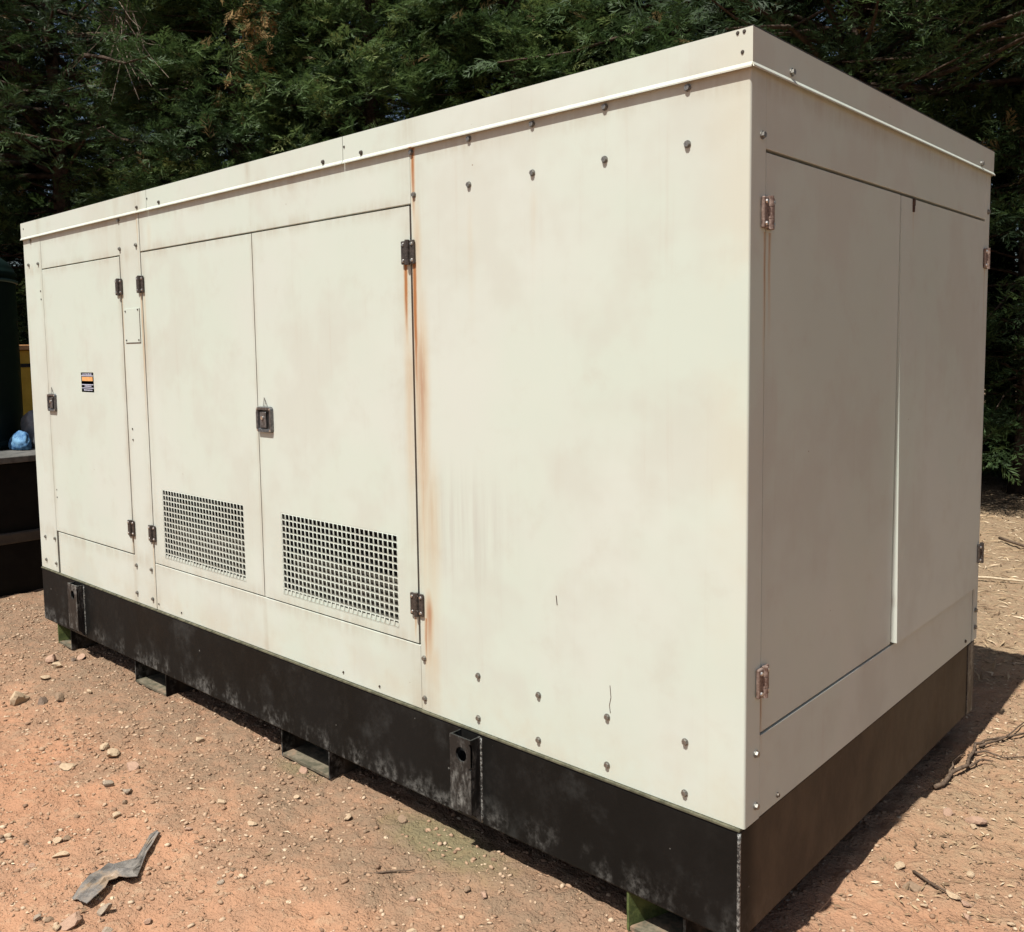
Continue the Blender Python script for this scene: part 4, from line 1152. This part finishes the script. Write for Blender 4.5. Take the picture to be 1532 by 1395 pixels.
# fallen twigs
M_TWIG = simple("brown_twig", (0.07, 0.048, 0.034), (0.14, 0.10, 0.07), 60, 0.9, 0, 0.4, 0.1)
M_PALETWIG = simple("bleached_twig", (0.38, 0.30, 0.20), (0.48, 0.40, 0.28), 60, 0.9, 0, 0.3, 0.1)
def twig(name, paths, rad, mat, label, cat="twig"):
    bm = bmesh.new(); x0, y0 = paths[0][0][:2]
    for k, pth in enumerate(paths):
        r = rad if k == 0 else rad * 0.55
        pts = [Vector((x - x0, y - y0, gz(x, y) + r * 0.8 + h)) for x, y, h in pth]
        fine = []
        rr = random.Random(k + len(label))
        for a, b in zip(pts[:-1], pts[1:]):
            for q in range(3): fine.append(a.lerp(b, q / 3) + Vector((rr.uniform(-1, 1), rr.uniform(-1, 1), 0)) * r * 0.9)
        fine.append(pts[-1])
        bm_tube(bm, fine, [r * (1 - 0.6 * i / len(fine)) for i in range(len(fine))], 6)
    o = link(name, mesh_of(name, bm, mat, True), None, (x0, y0, 0))
    return tag(o, label, cat)
twig("fallen_branch", [[(0.022, 1.372, 0.004), (0.030, 1.50, 0.014), (0.062, 1.60, 0.016), (0.040, 1.80, 0.012), (0.060, 1.89, 0.01), (0.145, 2.06, 0.006)],
     [(0.062, 1.60, 0.012), (0.090, 1.68, 0.02), (0.12, 1.70, 0.01)], [(0.035, 1.70, 0.012), (0.075, 1.76, 0.014), (0.14, 1.77, 0.006), (0.22, 1.86, 0.004)],
     [(0.045, 1.80, 0.01), (0.10, 1.95, 0.015), (0.12, 2.16, 0.01)], [(0.030, 1.50, 0.01), (0.012, 1.60, 0.02), (0.02, 1.72, 0.004)]], 0.0085, M_TWIG,
     "forked brown branch lying on the shadow edge right of the generator", "branch")
twig("fallen_twig", [[(-1.066, -0.306, 0.0), (-1.010, -0.232, 0.004), (-0.976, -0.184, 0.002)]], 0.0035, M_TWIG, "thin dark twig on dirt below the mossy patch")
twig("fallen_twig", [[(-0.95, 4.35, 0.01), (-0.62, 4.55, 0.02), (-0.40, 4.60, 0.01)]], 0.012, M_PALETWIG, "bleached stick on the straw litter behind the generator's end")
twig("fallen_twig", [[(-0.90, 5.9, 0.02), (-0.62, 5.6, 0.03), (-0.35, 5.0, 0.02), (-0.2, 4.7, 0.01)]], 0.012, M_TWIG, "long brown stick on the straw litter at the right edge")
twig("fallen_twig", [[(0.30, 1.42, 0.004), (0.335, 1.55, 0.008), (0.42, 1.66, 0.004)]], 0.005, M_TWIG, "curved thin twig near the right edge beside the pink stone")
twig("fallen_twig", [[(0.135, 0.80, 0.004), (0.21, 0.755, 0.010), (0.285, 0.735, 0.004)]], 0.005, M_TWIG, "short dark twig among pebbles at lower right")

# crumpled strip of grey plastic
def strip():
    # centre line points (x, y, half width vector, lift)
    rows = [((-1.60, -0.945), (-1.535, -0.925), 0.006), ((-1.638, -0.905), (-1.560, -0.865), 0.020), ((-1.672, -0.862), (-1.590, -0.838), 0.012),
            ((-1.676, -0.830), (-1.600, -0.812), 0.008), ((-1.688, -0.797), (-1.596, -0.805), 0.018), ((-1.668, -0.790), (-1.560, -0.800), 0.030),
            ((-1.660, -0.762), (-1.555, -0.772), 0.020), ((-1.665, -0.728), (-1.598, -0.735), 0.008), ((-1.700, -0.690), (-1.650, -0.690), 0.010),
            ((-1.735, -0.640), (-1.700, -0.645), 0.012), ((-1.745, -0.612), (-1.726, -0.614), 0.010)]
    bm = bmesh.new(); NQ = 8; rr = random.Random(3); g = []
    for (a, b, h) in rows:
        row = []
        mx_, my_ = (a[0] + b[0]) / 2, (a[1] + b[1]) / 2
        a = (mx_ + (a[0] - mx_) * 1.05, my_ + (a[1] - my_) * 1.05 + 0.006); b = (mx_ + (b[0] - mx_) * 1.05, my_ + (b[1] - my_) * 1.05)
        for q in range(NQ + 1):
            s = q / NQ; x = a[0] + (b[0] - a[0]) * s; y = a[1] + (b[1] - a[1]) * s
            row.append(bm.verts.new((x + rr.uniform(-.003, .003) + 1.63, y + rr.uniform(-.003, .003) + 0.78, gz(x, y) + 0.006 + 0.55 * h * (0.4 + 0.8 * s) + rr.uniform(0, 0.009))))
        g.append(row)
    for i in range(len(g) - 1):
        for q in range(NQ): bm.faces.new((g[i][q], g[i][q+1], g[i+1][q+1], g[i+1][q]))
    bmesh.ops.recalc_face_normals(bm, faces=bm.faces[:])
    bmesh.ops.solidify(bm, geom=bm.faces[:], thickness=0.0018)
    t = NT("grey_plastic"); n = t.noise(30, 5, 0.7); n2 = t.noise(8, 4, 0.7)
    c = t.mix(t.maprange(n, 0.35, 0.65), (0.095, 0.086, 0.078), (0.19, 0.172, 0.152)); c = t.mix(t.maprange(n2, 0.50, 0.64), c, (0.25, 0.18, 0.12))
    m = t.fin(c, t.maprange(n, 0.3, 0.7, 0.28, 0.55), 0, t.bump(n, 0.3, 0.004), 0.5)
    o = link("plastic_strip", mesh_of("plastic_strip", bm, m), None, (-1.63, -0.78, 0))
    tag(o, "crumpled grey plastic strip lying on the dirt in the left foreground", "strip")
strip()
